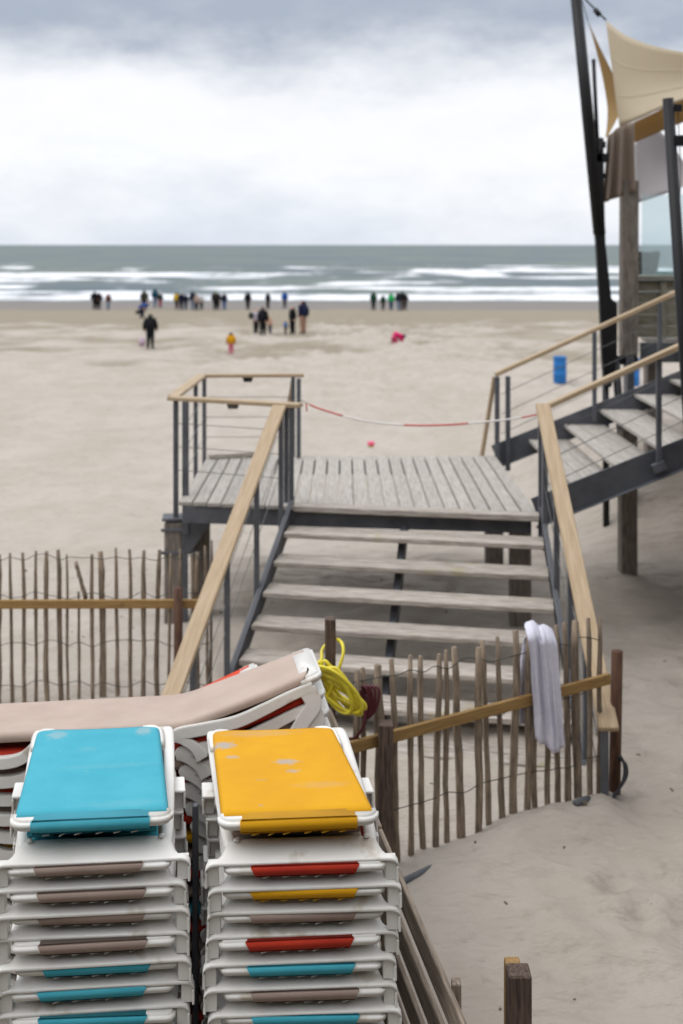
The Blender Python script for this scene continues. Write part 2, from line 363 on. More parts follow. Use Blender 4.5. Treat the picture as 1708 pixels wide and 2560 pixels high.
# ------------------------------------------------------------------ sea
SEA = -1.68
def wave(x, y):
    """height and foam of the breakers"""
    n = noise.noise; z = 0; f = 0
    w = 3 * n((x * .035, y * .01, 0)) + 1.2 * n((x * .12, 0, 3))
    def breaker(yc, wd, h, dens, seed, foamw):
        nonlocal z, f
        yy = y - yc - w * (wd / 8) - 9 * n((x * .012, seed, 1))
        z += h * math.exp(-(yy / wd) ** 2)
        k = sm01(-.25 + dens, .25 + dens, n((x * .02 + seed * 5, seed * 3.7, 2)) + .45 * n((x * .09, y * .05, seed)))
        f = max(f, k * (1 - sm01(foamw * .35, foamw, abs(yy + foamw * .5))))
    if y < 700:
        breaker(224, 9, .9, -.12, 1.1, 15); breaker(258, 10, .9, .10, 5.2, 17); breaker(296, 12, .8, .16, 9.7, 18)
        breaker(196, 8, .55, .16, 3.3, 11); breaker(172, 6, .35, .16, 7.1, 9); breaker(350, 14, .6, .38, 12.2, 16); breaker(240, 7, .4, .22, 21.3, 9); breaker(276, 8, .4, .24, 27.9, 9); breaker(208, 6, .3, .2, 33.1, 8); breaker(184, 5, .3, .2, 41.7, 7); breaker(164, 4, .2, -.05, 51.3, 5); breaker(156, 3, .15, .0, 58.9, 4); breaker(232, 6, .3, .05, 63.7, 6); breaker(268, 7, .4, .12, 71.9, 7); breaker(320, 9, .4, .18, 83.3, 9); breaker(206, 5, .3, .0, 91.1, 5)
        # wash on the beach
        e = 131 + 2.0 * n((x * .02, 0, 8)) + .8 * n((x * .09, 0, 4))
        f = max(f, .95 * (1 - sm01(12, 21, y - e)) * sm01(-.6, .5, y - e))
        f = max(f, .24 * (1 - sm01(176, 200, y)) + .22 * n((x * .05, y * .1, 6)) * (1 - sm01(195, 212, y)))
    z += .22 * n((x * .03, y * .06, 11)) * sm01(140, 190, y) + .12 * n((x * .1, y * .16, 15)) * sm01(140, 190, y)
    return z, max(0, min(1, f))
sy = axis([(118, 300, .9), (300, 420, 3), (420, 700, 10)]) + geo(720, 40000, 1.13); sx = axis([(-1, 1, .0085)]); ex_ = [1.06, 1.15, 1.3, 1.6, 2.1, 3, 5, 9]; sx = [-v for v in reversed(ex_)] + sx + ex_
vs = []; fv = []
for y in sy:
    for u in sx:
        x = u * max(95, y * .38); z, f = wave(x, y); vs.append((x, y, SEA + z)); fv.append(f)
nx = len(sx)
fs = [(j * nx + i, j * nx + i + 1, (j + 1) * nx + i + 1, (j + 1) * nx + i) for j in range(len(sy) - 1) for i in range(nx - 1)]
me = raw(vs, fs); at = me.attributes.new('foam', 'FLOAT', 'POINT'); at.data.foreach_set('value', fv)
def sea_mat():
    m = bpy.data.materials.new('sea_water'); m.use_nodes = True; nt = m.node_tree; N = nt.nodes.new; L = nt.links.new; bs = nt.nodes['Principled BSDF']
    a = N('ShaderNodeAttribute'); a.attribute_name = 'foam'; g = N('ShaderNodeNewGeometry')
    mp = N('ShaderNodeMapping'); mp.inputs['Scale'].default_value = (.13, .055, .3); L(g.outputs['Position'], mp.inputs[0])
    n = N('ShaderNodeTexNoise'); n.inputs['Scale'].default_value = 1; n.inputs['Detail'].default_value = 7; n.inputs['Roughness'].default_value = .65; L(mp.outputs[0], n.inputs[0])
    ad = N('ShaderNodeMath'); ad.operation = 'MULTIPLY_ADD'; L(n.outputs[0], ad.inputs[0]); ad.inputs[1].default_value = 2.4; L(a.outputs['Fac'], ad.inputs[2])
    r = N('ShaderNodeMapRange'); r.interpolation_type = 'SMOOTHSTEP'; L(ad.outputs[0], r.inputs[0]); r.inputs[1].default_value = 1.42; r.inputs[2].default_value = 2.25
    mp2 = N('ShaderNodeMapping'); mp2.inputs['Scale'].default_value = (.018, .010, .1); L(g.outputs['Position'], mp2.inputs[0])
    n2 = N('ShaderNodeTexNoise'); n2.inputs['Scale'].default_value = 1; n2.inputs['Detail'].default_value = 6; L(mp2.outputs[0], n2.inputs[0])
    w = N('ShaderNodeMixRGB'); r2 = N('ShaderNodeMapRange'); L(n2.outputs[0], r2.inputs[0]); r2.inputs[1].default_value = .35; r2.inputs[2].default_value = .65; L(r2.outputs[0], w.inputs[0])
    w.inputs[1].default_value = lin(88, 103, 110); w.inputs[2].default_value = lin(112, 122, 114)
    c = N('ShaderNodeMixRGB'); L(r.outputs[0], c.inputs[0]); L(w.outputs[0], c.inputs[1]); c.inputs[2].default_value = lin(244, 245, 248)
    L(c.outputs[0], bs.inputs['Base Color']); bs.inputs['Roughness'].default_value = .5; bs.inputs['Specular IOR Level'].default_value = .12
    b = N('ShaderNodeBump'); b.inputs['Strength'].default_value = .6; b.inputs['Distance'].default_value = .5; L(n.outputs[0], b.inputs['Height']); L(b.outputs[0], bs.inputs['Normal'])
    return m
sea = link('sea', me, sea_mat(), sm=True); sea['kind'] = 'structure'

# ------------------------------------------------------------------ staircase with landing
H0 = 2.672; ZD = CH - H0; RI = .192
st = thing('beach_staircase', 'grey wooden staircase with landing, steel frame and tan handrails', 'staircase', (0, 11.2, gz(0, 11.2)))
L0, L5 = G(732.5, 1265, ZD), G(596.5, 1650, ZD - 5 * RI); R0, R5 = G(1349.5, 1290, ZD), G(1415, 1707, ZD - 5 * RI)
dL, dR = (L5 - L0) / 5, (R5 - R0) / 5
def LK(k): return L0 + dL * k
def RK(k): return R0 + dR * k
def tread(k, depth=.29, th=.05):
    a, b = LK(k), RK(k); t = (b - a).normalized(); back = Vector((-t.y, t.x, 0)).normalized()
    o = (back * depth / 2) + Vector((0, 0, -th / 2))
    return beam('tread', a + o, b + o, depth, th, grey_wood, st, bev=.008)
tread(0, .17, .06)
for k in range(1, 8):
    a, b = LK(k), RK(k); t = (b - a).normalized(); back = Vector((-t.y, t.x, 0))
    for i in range(2):                                   # two planks a step
        o = back * (.072 + i * .147) + Vector((0, 0, -.025 + (.003 if i else 0)))
        beam('tread_plank', a + o, b + o, .141, .05, grey_wood, st, bev=.008)
# stringers and the middle carrier of the lower flight
for s, K, off in ((1, LK, -.035), (-1, RK, .035)):
    a, b = K(-.35), K(8.0)
    d = Vector((off, 0, 0)); beam('stringer', a + d + Vector((0, 0, -.12)), b + d + Vector((0, 0, -.12)), .012, .24, steel, st)
    beam('stringer_flange', a + d + Vector((0, 0, .003)), b + d + Vector((0, 0, .003)), .05, .01, steel, st)
ma = (LK(0) * .53 + RK(0) * .47); mb = (LK(7.6) * .53 + RK(7.6) * .47)
beam('middle_carrier', ma + Vector((0, .25, -.20)), mb + Vector((0, .25, -.24)), .07, .18, steel, st)
# landing
XL, XR, YB = -1.70, 1.96, 13.8
def front_y(x): t = (x - L0.x) / (R0.x - L0.x); return L0.y + (R0.y - L0.y) * t
nb = 24; wb = (XR - XL) / nb
fr = beam('landing_frame', (XL + .05, front_y(XL) + .03, ZD - .13), (XR - .05, front_y(XR) + .03 + .2, ZD - .13), .06, .19, steel, st)
for x0, y0, x1, y1 in ((XL + .05, 11.8, XL + .05, YB - .05), (XR - .08, 11.2, XR - .08, YB - .05), (XL + .1, YB - .05, XR - .1, YB - .05), (.1, 11.5, .1, YB - .1)):
    beam('landing_beam', (x0, y0, ZD - .135), (x1, y1, ZD - .135), .06, .17, steel, st)
for i in range(nb):
    x = XL + (i + .5) * wb; y0 = front_y(x) + (.175 if x > L0.x else .0)
    beam('deck_board', (x, y0, ZD - .022 + random.uniform(-.002, .002)), (x, YB + random.uniform(-.01, .02), ZD - .022), wb - .018, .04, deck_wood, st)
beam('loose_board', (-1.66, 13.62, ZD + .03), (-1.05, 13.78, ZD + .035), .12, .05, grey_wood, st)
def rail(name, p, q, w=.125, h=.042): return beam(name, p, q, w, h, rail_wood, st, bev=.006)
def post(x, y, z0, z1, w=.05, d=.03): return beam('railing_post', (x, y, z0), (x, y, z1), w, d, steel, st, up=Vector((0, 1, 0)))
ZR = ZD + 1.02
A = P(424, 996, 11.75); B = P(752, 1000, 11.2); A.z = B.z = ZR
C = P(505, 938, 13.75); D = P(760, 938, 13.8); C.z = D.z = ZR
rail('handrail', A, B); rail('handrail', C, D); rail('handrail', A + Vector((.03, .07, 0)), C + Vector((-.0, -.02, 0)))
for px, pd in ((440, 11.72), (464, 11.62)): p = P(px, 0, pd); post(p.x, p.y, ZD - .42, ZR - .02, .055 if px < 450 else .07)
for px, pd in ((489.5, 13.1), (511, 13.72)): p = P(px, 0, pd); post(p.x, p.y, ZD - .2, ZR - .02)
p = P(733, 0, 13.75); post(p.x, p.y, ZD - .2, ZR - .02, .05); p = P(747, 0, 13.65); post(p.x, p.y, ZD - .2, ZR - .02, .055)
beam('timber_brace', P(722, 0, 13.78) * Vector((1, 1, 0)) + Vector((-.03, 0, ZD + .45)), P(722, 0, 13.78) * Vector((1, 1, 0)) + Vector((.06, 0, ZR - .02)), .03, .05, rail_wood, st)
for px, pd in ((716, 11.32), (729, 11.22)): p = P(px, 0, pd); post(p.x, p.y, ZD - .3, ZR - .02, .05, .05)
for k in range(3):
    z = ZR - .27 - .25 * k
    a, b = P(440, 0, 11.72), P(729, 0, 11.25); tube('railing_cable', [(a.x, a.y, z), (b.x, b.y, z)], .004, cable_m, st, 6)
    a, b = P(511, 0, 13.72), P(740, 0, 13.75); tube('railing_cable', [(a.x, a.y, z), (b.x, b.y, z)], .004, cable_m, st, 6)
    a, b = P(464, 0, 11.62), P(511, 0, 13.72); tube('railing_cable', [(a.x, a.y, z), (b.x, b.y, z)], .004, cable_m, st, 6)
for px, pd in ((583, 11.5), (620, 13.75)):
    p = P(px, 0, pd); pr = prism([(-.065, 0), (.065, 0), (.05, -.055), (-.05, -.055)], .07)
    link('rail_lamp', pr, lamp_m if pd < 12 else black, st, mx=Matrix.Translation((p.x, p.y, ZR - .022)))
# sloping rails of the lower flight
RLa, RLb = Vector((-.635, 11.14, ZR)), P(437, 1716, 8.15); RLb = RLa + (RLb - RLa) * 1.12
RRa, RRb = P(1357, 1012, 10.74), P(1523, 1825, 7.72)
rail('stair_handrail', RLa, RLb, .14, .045); rail('stair_handrail', RRa, RRb, .14, .045)
for (a, b, K, off) in ((RLa, RLb, LK, -.05), (RRa, RRb, RK, .05)):
    for t in (.03, .27, .52, .76, .985):
        p = a + (b - a) * t
        k = (p.y - K(0).y) / (K(1).y - K(0).y); s = K(min(k, 8.2)); post(p.x * .5 + (s.x + off) * .5, p.y, max(s.z - .22, 1.0 - .3), p.z - .01, .05, .05)
    for j in range(3):
        dz = Vector((0, 0, -.24 - .23 * j)); tube('railing_cable', [a + (b - a) * .03 + dz, a + (b - a) * .985 + dz], .004, cable_m, st, 6)
# upper flight going right
UY0, UY1, UG, UX = 11.0, 13.9, .448, 2.385
for k in range(1, 7):
    x = UX + UG * (k - 1); z = ZD + RI * k
    for i in range(3):
        xx = x + .085 + .172 * i; beam('upper_tread_board', (xx, UY0 + .02, z - .02), (xx, UY1 - .02, z - .02), .166, .04, deck_wood, st)
sl = RI / UG
for y in (UY0, UY1):
    a = Vector((UX - .42, y, ZD - .08)); b = Vector((UX + UG * 6.2, y, ZD - .08 + sl * (UG * 6.62)))
    beam('upper_stringer', a + Vector((0, 0, .05)), b + Vector((0, 0, .05)), .014, .30, steel, st)
    beam('stringer_flange', a + Vector((0, -.025, -.095)), b + Vector((0, -.025, -.095)), .07, .012, steel, st)
NRa = P(1349, 1013, 10.9); NRa.z = ZR; FRa = P(1238, 936, 13.85); FRa.z = ZR
rail('upper_handrail', NRa, NRa + Vector((2.6, 0, 2.6 * .455)), .11, .05); rail('upper_handrail', FRa, FRa + Vector((3.3, 0, 3.3 * .455)), .11, .05)
for px, pd in ((1352, 10.86), (1360, 10.78)): p = P(px, 0, pd); post(p.x, p.y, ZD - .35, ZR - .02, .045, .05)
for px, pd in ((1243, 13.8), (1270, 13.85)): p = P(px, 0, pd); post(p.x, p.y, ZD - .2, ZR - .02, .06, .05)
beam('timber_brace', (1.78, 13.86, ZD - .05), (FRa.x - .0, 13.9, ZR - .03), .04, .05, rail_wood, st)
for px, pd, yy in ((1485, 13.85, UY1), (1648, 13.85, UY1), (1645, 10.95, UY0)):
    p = P(px, 0, pd); zr = ZR + (p.x - (NRa.x if yy == UY0 else FRa.x)) * .455; zs = ZD - .1 + (p.x - UX + .42) * sl
    post(p.x, p.y - .03, zs, zr - .02, .05, .05)
    if yy == UY0: beam('post_foot', (p.x - .06, p.y - .03, zs + .0), (p.x + .06, p.y - .03, zs + .05), .06, .09, steel, st)
for (a, y) in ((NRa, UY0), (FRa, UY1)):
    for j in range(3):
        z = -.25 - .25 * j; ln = 2.5 if y == UY0 else 3.2
        tube('railing_cable', [a + Vector((.08, 0, z)), a + Vector((ln, 0, z + ln * .455))], .004, cable_m, st, 6)
# piles under it
def pile(x, y, z1, w=.2, m=pile_wood, name='support_pile'): return beam(name, (x, y, gz(x, y) - .3), (x, y, z1), w, w, m, st, up=Vector((0, 1, 0)), bev=.015)
p = P(437, 0, 11.75); pile(p.x, p.y, ZD - .3, .2)
p = P(502, 0, 11.95); pile(p.x, p.y, ZD - .3, .19)
p = P(463, 0, 11.66); post(p.x, p.y, gz(p.x, p.y) - .2, ZD - .4, .055, .05)
q = P(437, 0, 11.75)
for zz in (ZD - .38, ZD - .62): beam('steel_strap', (q.x - .13, q.y - .11, zz), (q.x + .30, q.y - .11, zz), .012, .035, steel, st)
link('bracket', prism([(.10, 0), (.38, 0), (.36, -.06), (.16, -.34), (.10, -.34)], .014), steel, st, mx=Matrix.Translation((q.x + .02, q.y - .118, ZD - .285)))
beam('bearing_plate', (q.x - .13, q.y, ZD - .27), (q.x + .42, q.y + .05, ZD - .27), .24, .03, steel, st)
for px, pd in ((1235, 13.4), (1300, 11.5)): p = P(px, 0, pd); pile(p.x, p.y, ZD - .22, .21)
p = P(1569, 0, 13.3); pile(p.x, p.y, ZD + .42, .2)

# ------------------------------------------------------------------ barrier chain across the landing
ch = thing('barrier_chain', 'red and white barrier chain hanging across the landing between the handrail posts', 'barrier chain', P(755, 1003, 11.2))
pts = smooth_path([P(752, 1000, 11.2), P(800, 1022, 11.15), P(900, 1050, 11.05), P(1000, 1062, 11.0), P(1100, 1063, 10.95), P(1200, 1056, 10.9), P(1290, 1046, 10.87), P(1345, 1036, 10.85)], 10)
acc = 0; seg = [pts[0]]; red = True; cuts = [.10, .36, .60, .64, .52, .30, 9]; ci = 0
for a, b in zip(pts, pts[1:]):
    acc += (b - a).length; seg.append(b)
    if acc > cuts[ci]:
        tube('chain_segment', seg, .009 if ci else .004, (cable_m if ci == 0 else red_t if red else white_t), ch, 6); seg = [b]; acc = 0
        if ci: red = not red
        ci += 1
tube('chain_segment', seg, .0075, red_t, ch, 6)
tube('chain_tail', [P(766, 1008, 11.17), P(767, 1028, 11.17)], .008, red_t, ch, 6)

# ------------------------------------------------------------------ picket fences
def picket_mesh(seed, r=.019, L=1.0):
    rn = random.Random(seed); n = 9; pts = []; tp = []
    ox = oy = 0
    for i in range(n):
        t = i / (n - 1); ox += rn.uniform(-.006, .006); oy += rn.uniform(-.006, .006)
        pts.append((t * L, ox, oy)); tp.append((1.08 - .2 * t) * rn.uniform(.88, 1.12))
    tp[-1] *= .8
    me = tube_mesh(pts, r, 7, taper=tp); smooth(me); return me
PM = [picket_mesh(i) for i in range(9)]
def picket(p, q, fat, i, parent):
    me = PM[i % 9]; d = (q - p); M = Matrix.Translation(p) @ frame(p, q, Vector((0, 1, 0))) @ Matrix.Rotation(i * 1.3, 4, 'X') @ Matrix.Diagonal((d.length, fat, fat, 1))
    return link('picket', me, picket_wood, parent, mx=M)
def fence_wire(parent, pts, amp, seed, name='fence_wire'):
    rn = random.Random(seed)
    pp = smooth_path([p + Vector((0, rn.uniform(-.012, .012), rn.uniform(-amp, amp))) for p in pts], 4)
    tube(name, pp, .0032, wire_m, parent, 5)
# left fence
lf = thing('picket_fence', 'chestnut picket fence with level pine rail left of the stair handrail', 'fence', (-2.6, 9.7, gz(-2.6, 9.7)))
YF = 9.65; base = []
tops = [(5, 128, 0), (72, 120, 85), (155, 120, 172), (235, 105, 250), (318, 110, 332), (388, 100, 430), (470, 130, 482), (558, 390, 560), (635, 125, 650), (720, 110, 727), (810, 85, 820), (900, 95, 915), (1000, 95, 1000), (1105, 98, 1098), (1185, 120, 1182), (1262, 90, 1265), (1350, 130, 1370), (1385, 110, 1385), (1440, 70, 1455), (1480, 30, 1470)]
tops = [(-370 + 92 * i, 110 + 12 * (i % 3), -368 + 92 * i) for i in range(4)] + tops
for i, (tx, ty, bx) in enumerate(tops):
    top = P(tx * .357, 1340 + ty * .357, YF + .03 * (i % 2)); bot = P(bx * .357, 1700, YF + .03 * (i % 2)); bot.z = gz(bot.x, bot.y) - .12
    picket(bot, top, random.choice((.72, .85, .95, 1.2)) if tx not in (720,) else 1.6, i, lf); base.append(bot)
picket(P(597 * .357, 1340 + 440 * .357, YF - .03), P(522 * .357, 1340 + 182 * .357, YF - .03), 1.0, 40, lf).name = 'broken_picket'
for zz, s in ((1.62 + .62, 1), (1.05 + .85, 2), (1.48, 3), (1.12, 4)):
    fence_wire(lf, [Vector((b.x, YF - .022, zz)) for b in base], .03, s)
a, b = P(-130, 1511, YF - .06), P(520, 1509, YF - .06); beam('fence_rail', a, b, .035, .075, pine_wood, lf)
p = P(446, 1470, YF - .12); pole('fence_post', (p.x, p.y, gz(p.x, p.y) - .3), p, .042, brown_post, lf, 10, .038)
# right fence
rf = thing('picket_fence', 'chestnut picket fence with sloping pine rail and towel in front of the stair foot', 'fence', (1.1, 7.5, gz(1.1, 7.5)))
def fl(x, off=0):                               # point of the fence line seen in photo column x
    k = (x - CX) / F; y = (6.908 + off) / (1 - .5 * k); return k * y, y
rt = [(283, 275, 285), (328, 262, 336), (385, 255, 392), (432, 232, 457), (490, 215, 507), (543, 220, 557), (607, 212, 603), (647, 195, 655), (690, 182, 716), (757, 180, 772), (795, 157, 820), (845, 145, 860), (910, 120, 905), (955, 135, 957), (990, 150, 990), (1037, 140, 1038), (1077, 98, 1085), (1113, 92, 1127), (1145, 75, 1160), (1205, 73, 1205), (1240, 68, 1237)]
fat = {385: 1.9, 690: 1.4, 757: 1.3, 910: 1.35, 955: 1.2, 1113: 1.15, 1145: 1.5}
rbase = []
for i, (tx, ty, bx) in enumerate(rt):
    X, Y = fl(700 + bx * .643); t = P(700 + tx * .643, 1500 + ty * .643, Y); b = Vector((X, Y, gz(X, Y) - .15))
    picket(b, t, 1.08 * fat.get(tx, random.uniform(.9, 1.12)), i + 3, rf); rbase.append((X, Y))
def rz(x0, y0, x1, y1, X, Y):                   # height along the photo line between two columns
    px = X / Y * F + CX; t = (px - x0) / (x1 - x0); py = y0 + (y1 - y0) * t; return CH - (py - HZ) * Y / F
for (y0, y1), s in (((1702, 1592), 1), ((1868, 1715), 2), ((2035, 1890), 3)):
    fence_wire(rf, [Vector((X, Y - .022, rz(890, y0, 1500, y1, X, Y))) for X, Y in rbase], .025, s + 10)
Xa, Ya = fl(868, -.06); Xb, Yb = fl(1524, -.06)
beam('fence_rail', (Xa, Ya, rz(868, 1871, 1524, 1696, Xa, Ya)), (Xb, Yb, rz(868, 1871, 1524, 1696, Xb, Yb)), .032, .075, pine_wood, rf)
X, Y = fl(965, -.14); p = P(965, 1806, Y); beam('fence_post', (X, Y, gz(X, Y) - .3), p, .092, .092, post_wood, rf, up=Vector((0, 1, 0)), bev=.006)
X, Y = fl(1541, -.02); p = P(1543, 1628, Y); pole('fence_post', (X - .02, Y, gz(X, Y) - .4), p, .043, brown_post, rf, 14, .041)

# ------------------------------------------------------------------ slatted barrier beside the stacks
HB = 2.8
def bl(py): return P(812 + (py - 1743) * .4264, py, HB * F / (py - HZ))
wb_ = thing('plank_barrier', 'weathered slatted plank barrier running beside the sunlounger stacks', 'barrier', (bl(2000).x, bl(2000).y, gz(*bl(2000).xy)))
A, B = bl(1690), bl(2760); dirb = (B - A).normalized()
for j in range(6):
    dz = Vector((0, 0, -.058 - .196 * j)); s = .35 if j == 0 else 0
    m = A + (B - A) * .52
    beam('plank', A + dz, m + dz - dirb * .004, .022, .118, plank_wood, wb_); beam('plank', m + dz + dirb * .004 + Vector((0, 0, -.008)), B + dz + Vector((0, 0, .006)), .022, .118, plank_wood, wb_)
side = Vector((-dirb.y, dirb.x, 0))
for py, h, w, s in ((2158, -.015, .05, -1), (2455, .0, .035, 1), (1960, -.02, .05, -1)):
    p = bl(py) + side * .04 * s; beam('upright', (p.x, p.y, gz(p.x, p.y) - .2), (p.x, p.y, CH - HB + h), w, .045, plank_wood, wb_, up=Vector((0, 1, 0)))
p = P(826, 1545, 6.62); beam('barrier_post', (p.x, p.y, gz(p.x, p.y) - .3), p, .066, .066, post_wood, wb_, up=Vector((0, 1, 0)), bev=.005)
# two stakes in front
p = P(1297, 2424, 4.3); beam_o = beam('stake', (p.x, p.y, gz(p.x, p.y) - .3), p, .09, .09, post_wood, None, up=Vector((0, 1, 0)), bev=.006)
tag(beam_o, 'dark square timber stake standing in the sand at the bottom right', 'stake')
p = P(1281, 2400, 4.42); o = beam('stake', (p.x, p.y, gz(p.x, p.y) - .3), p, .062, .05, pine_wood, None, up=Vector((0, 1, 0)), bev=.005)
tag(o, 'slimmer orange brown stake just behind the dark square stake', 'stake')

# ------------------------------------------------------------------ sunloungers, end-on stacks
PITCH = .0915
def crossbar_mesh():
    xs_ = [-.355, -.353, -.348, -.338, -.322, -.308, -.296, -.285, -.272, -.20, -.1, 0, .1, .2, .272, .285, .296, .308, .322, .338, .348, .353, .355]
    vs = []; fs = []; n = 11
    for x in xs_:
        ax = abs(x)
        w = .034 if ax >= .308 else .034 + (.106 - .034) * (1 - sm01(.262, .308, ax)) ** .8
        z = 0 if ax < .322 else -(.033 - math.sqrt(max(0, .033 ** 2 - (ax - .322) ** 2)))
        if ax >= .355: z = -.045
        crown = .031 * (1 - sm01(.262, .305, ax))
        th = .010
        for (yy, zz) in ((.002, -th), (0, -th + .002), (0, -.001), (.003, .002), (.007, .0035), (w * .5, .004 + crown * .55), (w - .006, .004 + crown), (w - .001, .001 + crown), (w, -.004 + crown), (w, -.004 + crown - th), (w * .4, -th)):
            vs.append((x, yy, z + zz))
    for i in range(len(xs_) - 1):
        for j in range(n): fs.append((i * n + j, i * n + (j + 1) % n, (i + 1) * n + (j + 1) % n, (i + 1) * n + j))
    fs.append(tuple(range(n))[::-1]); fs.append(tuple((len(xs_) - 1) * n + j for j in range(n)))
    me = raw(vs, fs); bm = bmesh.new(); bm.from_mesh(me); me2 = bm_mesh(bm); smooth(me2); return me2
def leg_mesh():       # channel leg: rim outside, web set back
    bm = bmesh.new()
    def bx(x0, x1, y0, y1, z0, z1, taper=0):
        vs = [bm.verts.new((x, y, z)) for z in (z0, z1) for y in (y0, y1) for x in (x0 - (taper if z == z0 else 0), x1 - (taper if z == z0 else 0))]
        for f in ((0, 1, 3, 2), (4, 6, 7, 5), (0, 4, 5, 1), (2, 3, 7, 6), (0, 2, 6, 4), (1, 5, 7, 3)): bm.faces.new([vs[i] for i in f])
    bx(.346, .355, .002, .036, -.0885, -.034); bx(.306, .347, .016, .060, -.0875, -.012); 
    bmesh.ops.bevel(bm, geom=list(bm.edges), offset=.002, segments=1, affect='EDGES')
    return bm_mesh(bm)
def round_bar(x0, x1, y0, y1, z0, z1, rr, n=6, bf=.3):
    """bar along x whose two front ends are rounded in plan"""
    bm = bmesh.new(); poly = []
    for cx, cy, a0 in ((x1 - rr, y0 + rr, -90), (x0 + rr, y0 + rr, 180)):
        if a0 == -90:
            for i in range(n + 1): a = R(-90 + 90 * i / n); poly.append((cx + rr * math.cos(a), cy + rr * math.sin(a)))
            poly.append((x1, y1)); poly.append((x0, y1))
        else:
            for i in range(n + 1): a = R(180 + 90 * i / n); poly.append((cx + rr * math.cos(a), cy + rr * math.sin(a)))
    V = [bm.verts.new((a, b, z0)) for a, b in poly]; f = bm.faces.new(V); r = bmesh.ops.extrude_face_region(bm, geom=[f])
    bmesh.ops.translate(bm, verts=[e for e in r['geom'] if isinstance(e, bmesh.types.BMVert)], vec=(0, 0, z1 - z0))
    bmesh.ops.recalc_face_normals(bm, faces=bm.faces)
    bmesh.ops.bevel(bm, geom=[e for e in bm.edges if e.calc_face_angle(0) > .9], offset=(z1 - z0) * bf, segments=3, affect='EDGES')
    me = bm_mesh(bm); smooth(me); return me
def sling_mesh(hw0, hw1, y0, y1, t=.042, sag=.006, drop=1):
    """fabric stretched round the frame: near half-width hw0, far hw1; rolled edges"""
    ny = 14; prof_ = []
    for i in range(9): a = math.pi / 2 + math.pi * i / 8; prof_.append((-1, math.cos(a) * t * .5, math.sin(a) * t * .5 - t * .5))
    for i in range(9): a = -math.pi / 2 + math.pi * i / 8; prof_.append((1, math.cos(a) * t * .5, math.sin(a) * t * .5 - t * .5))
    top = [(1 - i / 6) for i in range(1, 6)]
    vs = []; fs = []; n = len(prof_)
    m_in = []
    for j in range(ny + 1):
        f = j / ny; y = y0 + (y1 - y0) * f; hw = hw0 + (hw1 - hw0) * f
        if f > .93: hw -= .05 * ((f - .93) / .07) ** 2
        zb = -.018 * ((f - .95) / .05) ** 2 if f > .95 else (-.016 * drop * (1 - f / .04) ** 2 if f < .04 else 0)
        ring = [(s * (hw - t * .5) + dx, y, z + zb) for s, dx, z in prof_]
        for u in (.66, .33, 0, -.33, -.66): ring.append((u * (hw - t * .5) , y, zb - sag * (1 - u * u)))
        vs += ring
    n = 23
    for j in range(ny):
        for i in range(n): fs.append((j * n + i, j * n + (i + 1) % n, (j + 1) * n + (i + 1) % n, (j + 1) * n + i))
    fs.append(tuple(range(n))); fs.append(tuple(ny * n + i for i in range(n))[::-1])
    bm = bmesh.new(); bm.from_mesh(raw(vs, fs)); me = bm_mesh(bm); smooth(me); return me
def lace_mesh(x0, x1, k, z=0):
    bm = bmesh.new(); rn = random.Random(k)
    for i in range(k):
        x = x0 + (x1 - x0) * (i + .5) / k + rn.uniform(-.012, .012); s = .011
        bmesh.ops.create_cone(bm, cap_ends=True, segments=6, radius1=.0024, radius2=.0024, depth=.026,
            matrix=Matrix.Translation((x, 0, z)) @ Matrix.Rotation(R(70 + rn.uniform(-14, 14)), 4, 'Y'))
    return bm_mesh(bm)
M_cross, M_leg = crossbar_mesh(), leg_mesh()
M_legL = M_leg.copy(); M_legL.transform(Matrix.Scale(-1, 4, (1, 0, 0))); M_legL.flip_normals()
M_head = round_bar(-.298, .298, -.003, .075, .047, .083, .03)
M_strip = round_bar(-.190, .190, -.007, .080, .0455, .0855, .002, 2, .14)
M_strip.transform(Matrix.Identity(4))
for v in M_strip.vertices: v.co.x *= (1.04 if v.co.z > .065 else .97)
M_slingf = sling_mesh(.262, .255, .07, 1.04); M_slingf.transform(Matrix.Translation((0, 0, .084)))
M_lace = lace_mesh(-.17, .17, 5)
def rail_mesh():
    pts = smooth_path([(.258, .075, -.004), (.264, .11, .022), (.272, .20, .032), (.284, .5, .034), (.294, .9, .034), (.292, 1.02, .028), (.280, 1.06, .014), (.24, 1.09, -.002)], 5)
    me = tube_mesh(pts, .0145, 12); 
    for v in me.vertices:                        # flat plate section
        i = v.index // 12; c = pts[i]; d = v.co - c; t = (pts[min(len(pts) - 1, i + 1)] - pts[max(0, i - 1)]); t.z = 0; t.normalize(); nrm = Vector((t.y, -t.x, 0))
        a_ = d.dot(nrm); v.co += nrm * a_ * .62; v.co.z = c.z + (v.co.z - c.z) * .72 - .006
    smooth(me); return me
M_rail = rail_mesh(); M_railL = M_rail.copy(); M_railL.transform(Matrix.Scale(-1, 4, (1, 0, 0))); M_railL.flip_normals()
def stud_mesh():
    me = lathe([(.012, 0), (.012, .006), (.009, .009), (.001, .010)], 12); smooth(me); return me
M_stud = stud_mesh()
def hook_mesh():
    bm = bmesh.new()
    for (x0, x1, y0, y1, z0, z1) in ((.30, .352, .50, .62, -.012, 0), (.343, .352, .50, .62, -.075, -.013), (.302, .342, .53, .60, -.088, -.013)):
        vs = [bm.verts.new((x, y, z)) for z in (z0, z1) for y in (y0, y1) for x in (x0, x1)]
        for f in ((0, 1, 3, 2), (4, 6, 7, 5), (0, 4, 5, 1), (2, 3, 7, 6), (0, 2, 6, 4), (1, 5, 7, 3)): bm.faces.new([vs[i] for i in f])
    bmesh.ops.bevel(bm, geom=list(bm.edges), offset=.003, segments=1, affect='EDGES'); return bm_mesh(bm)
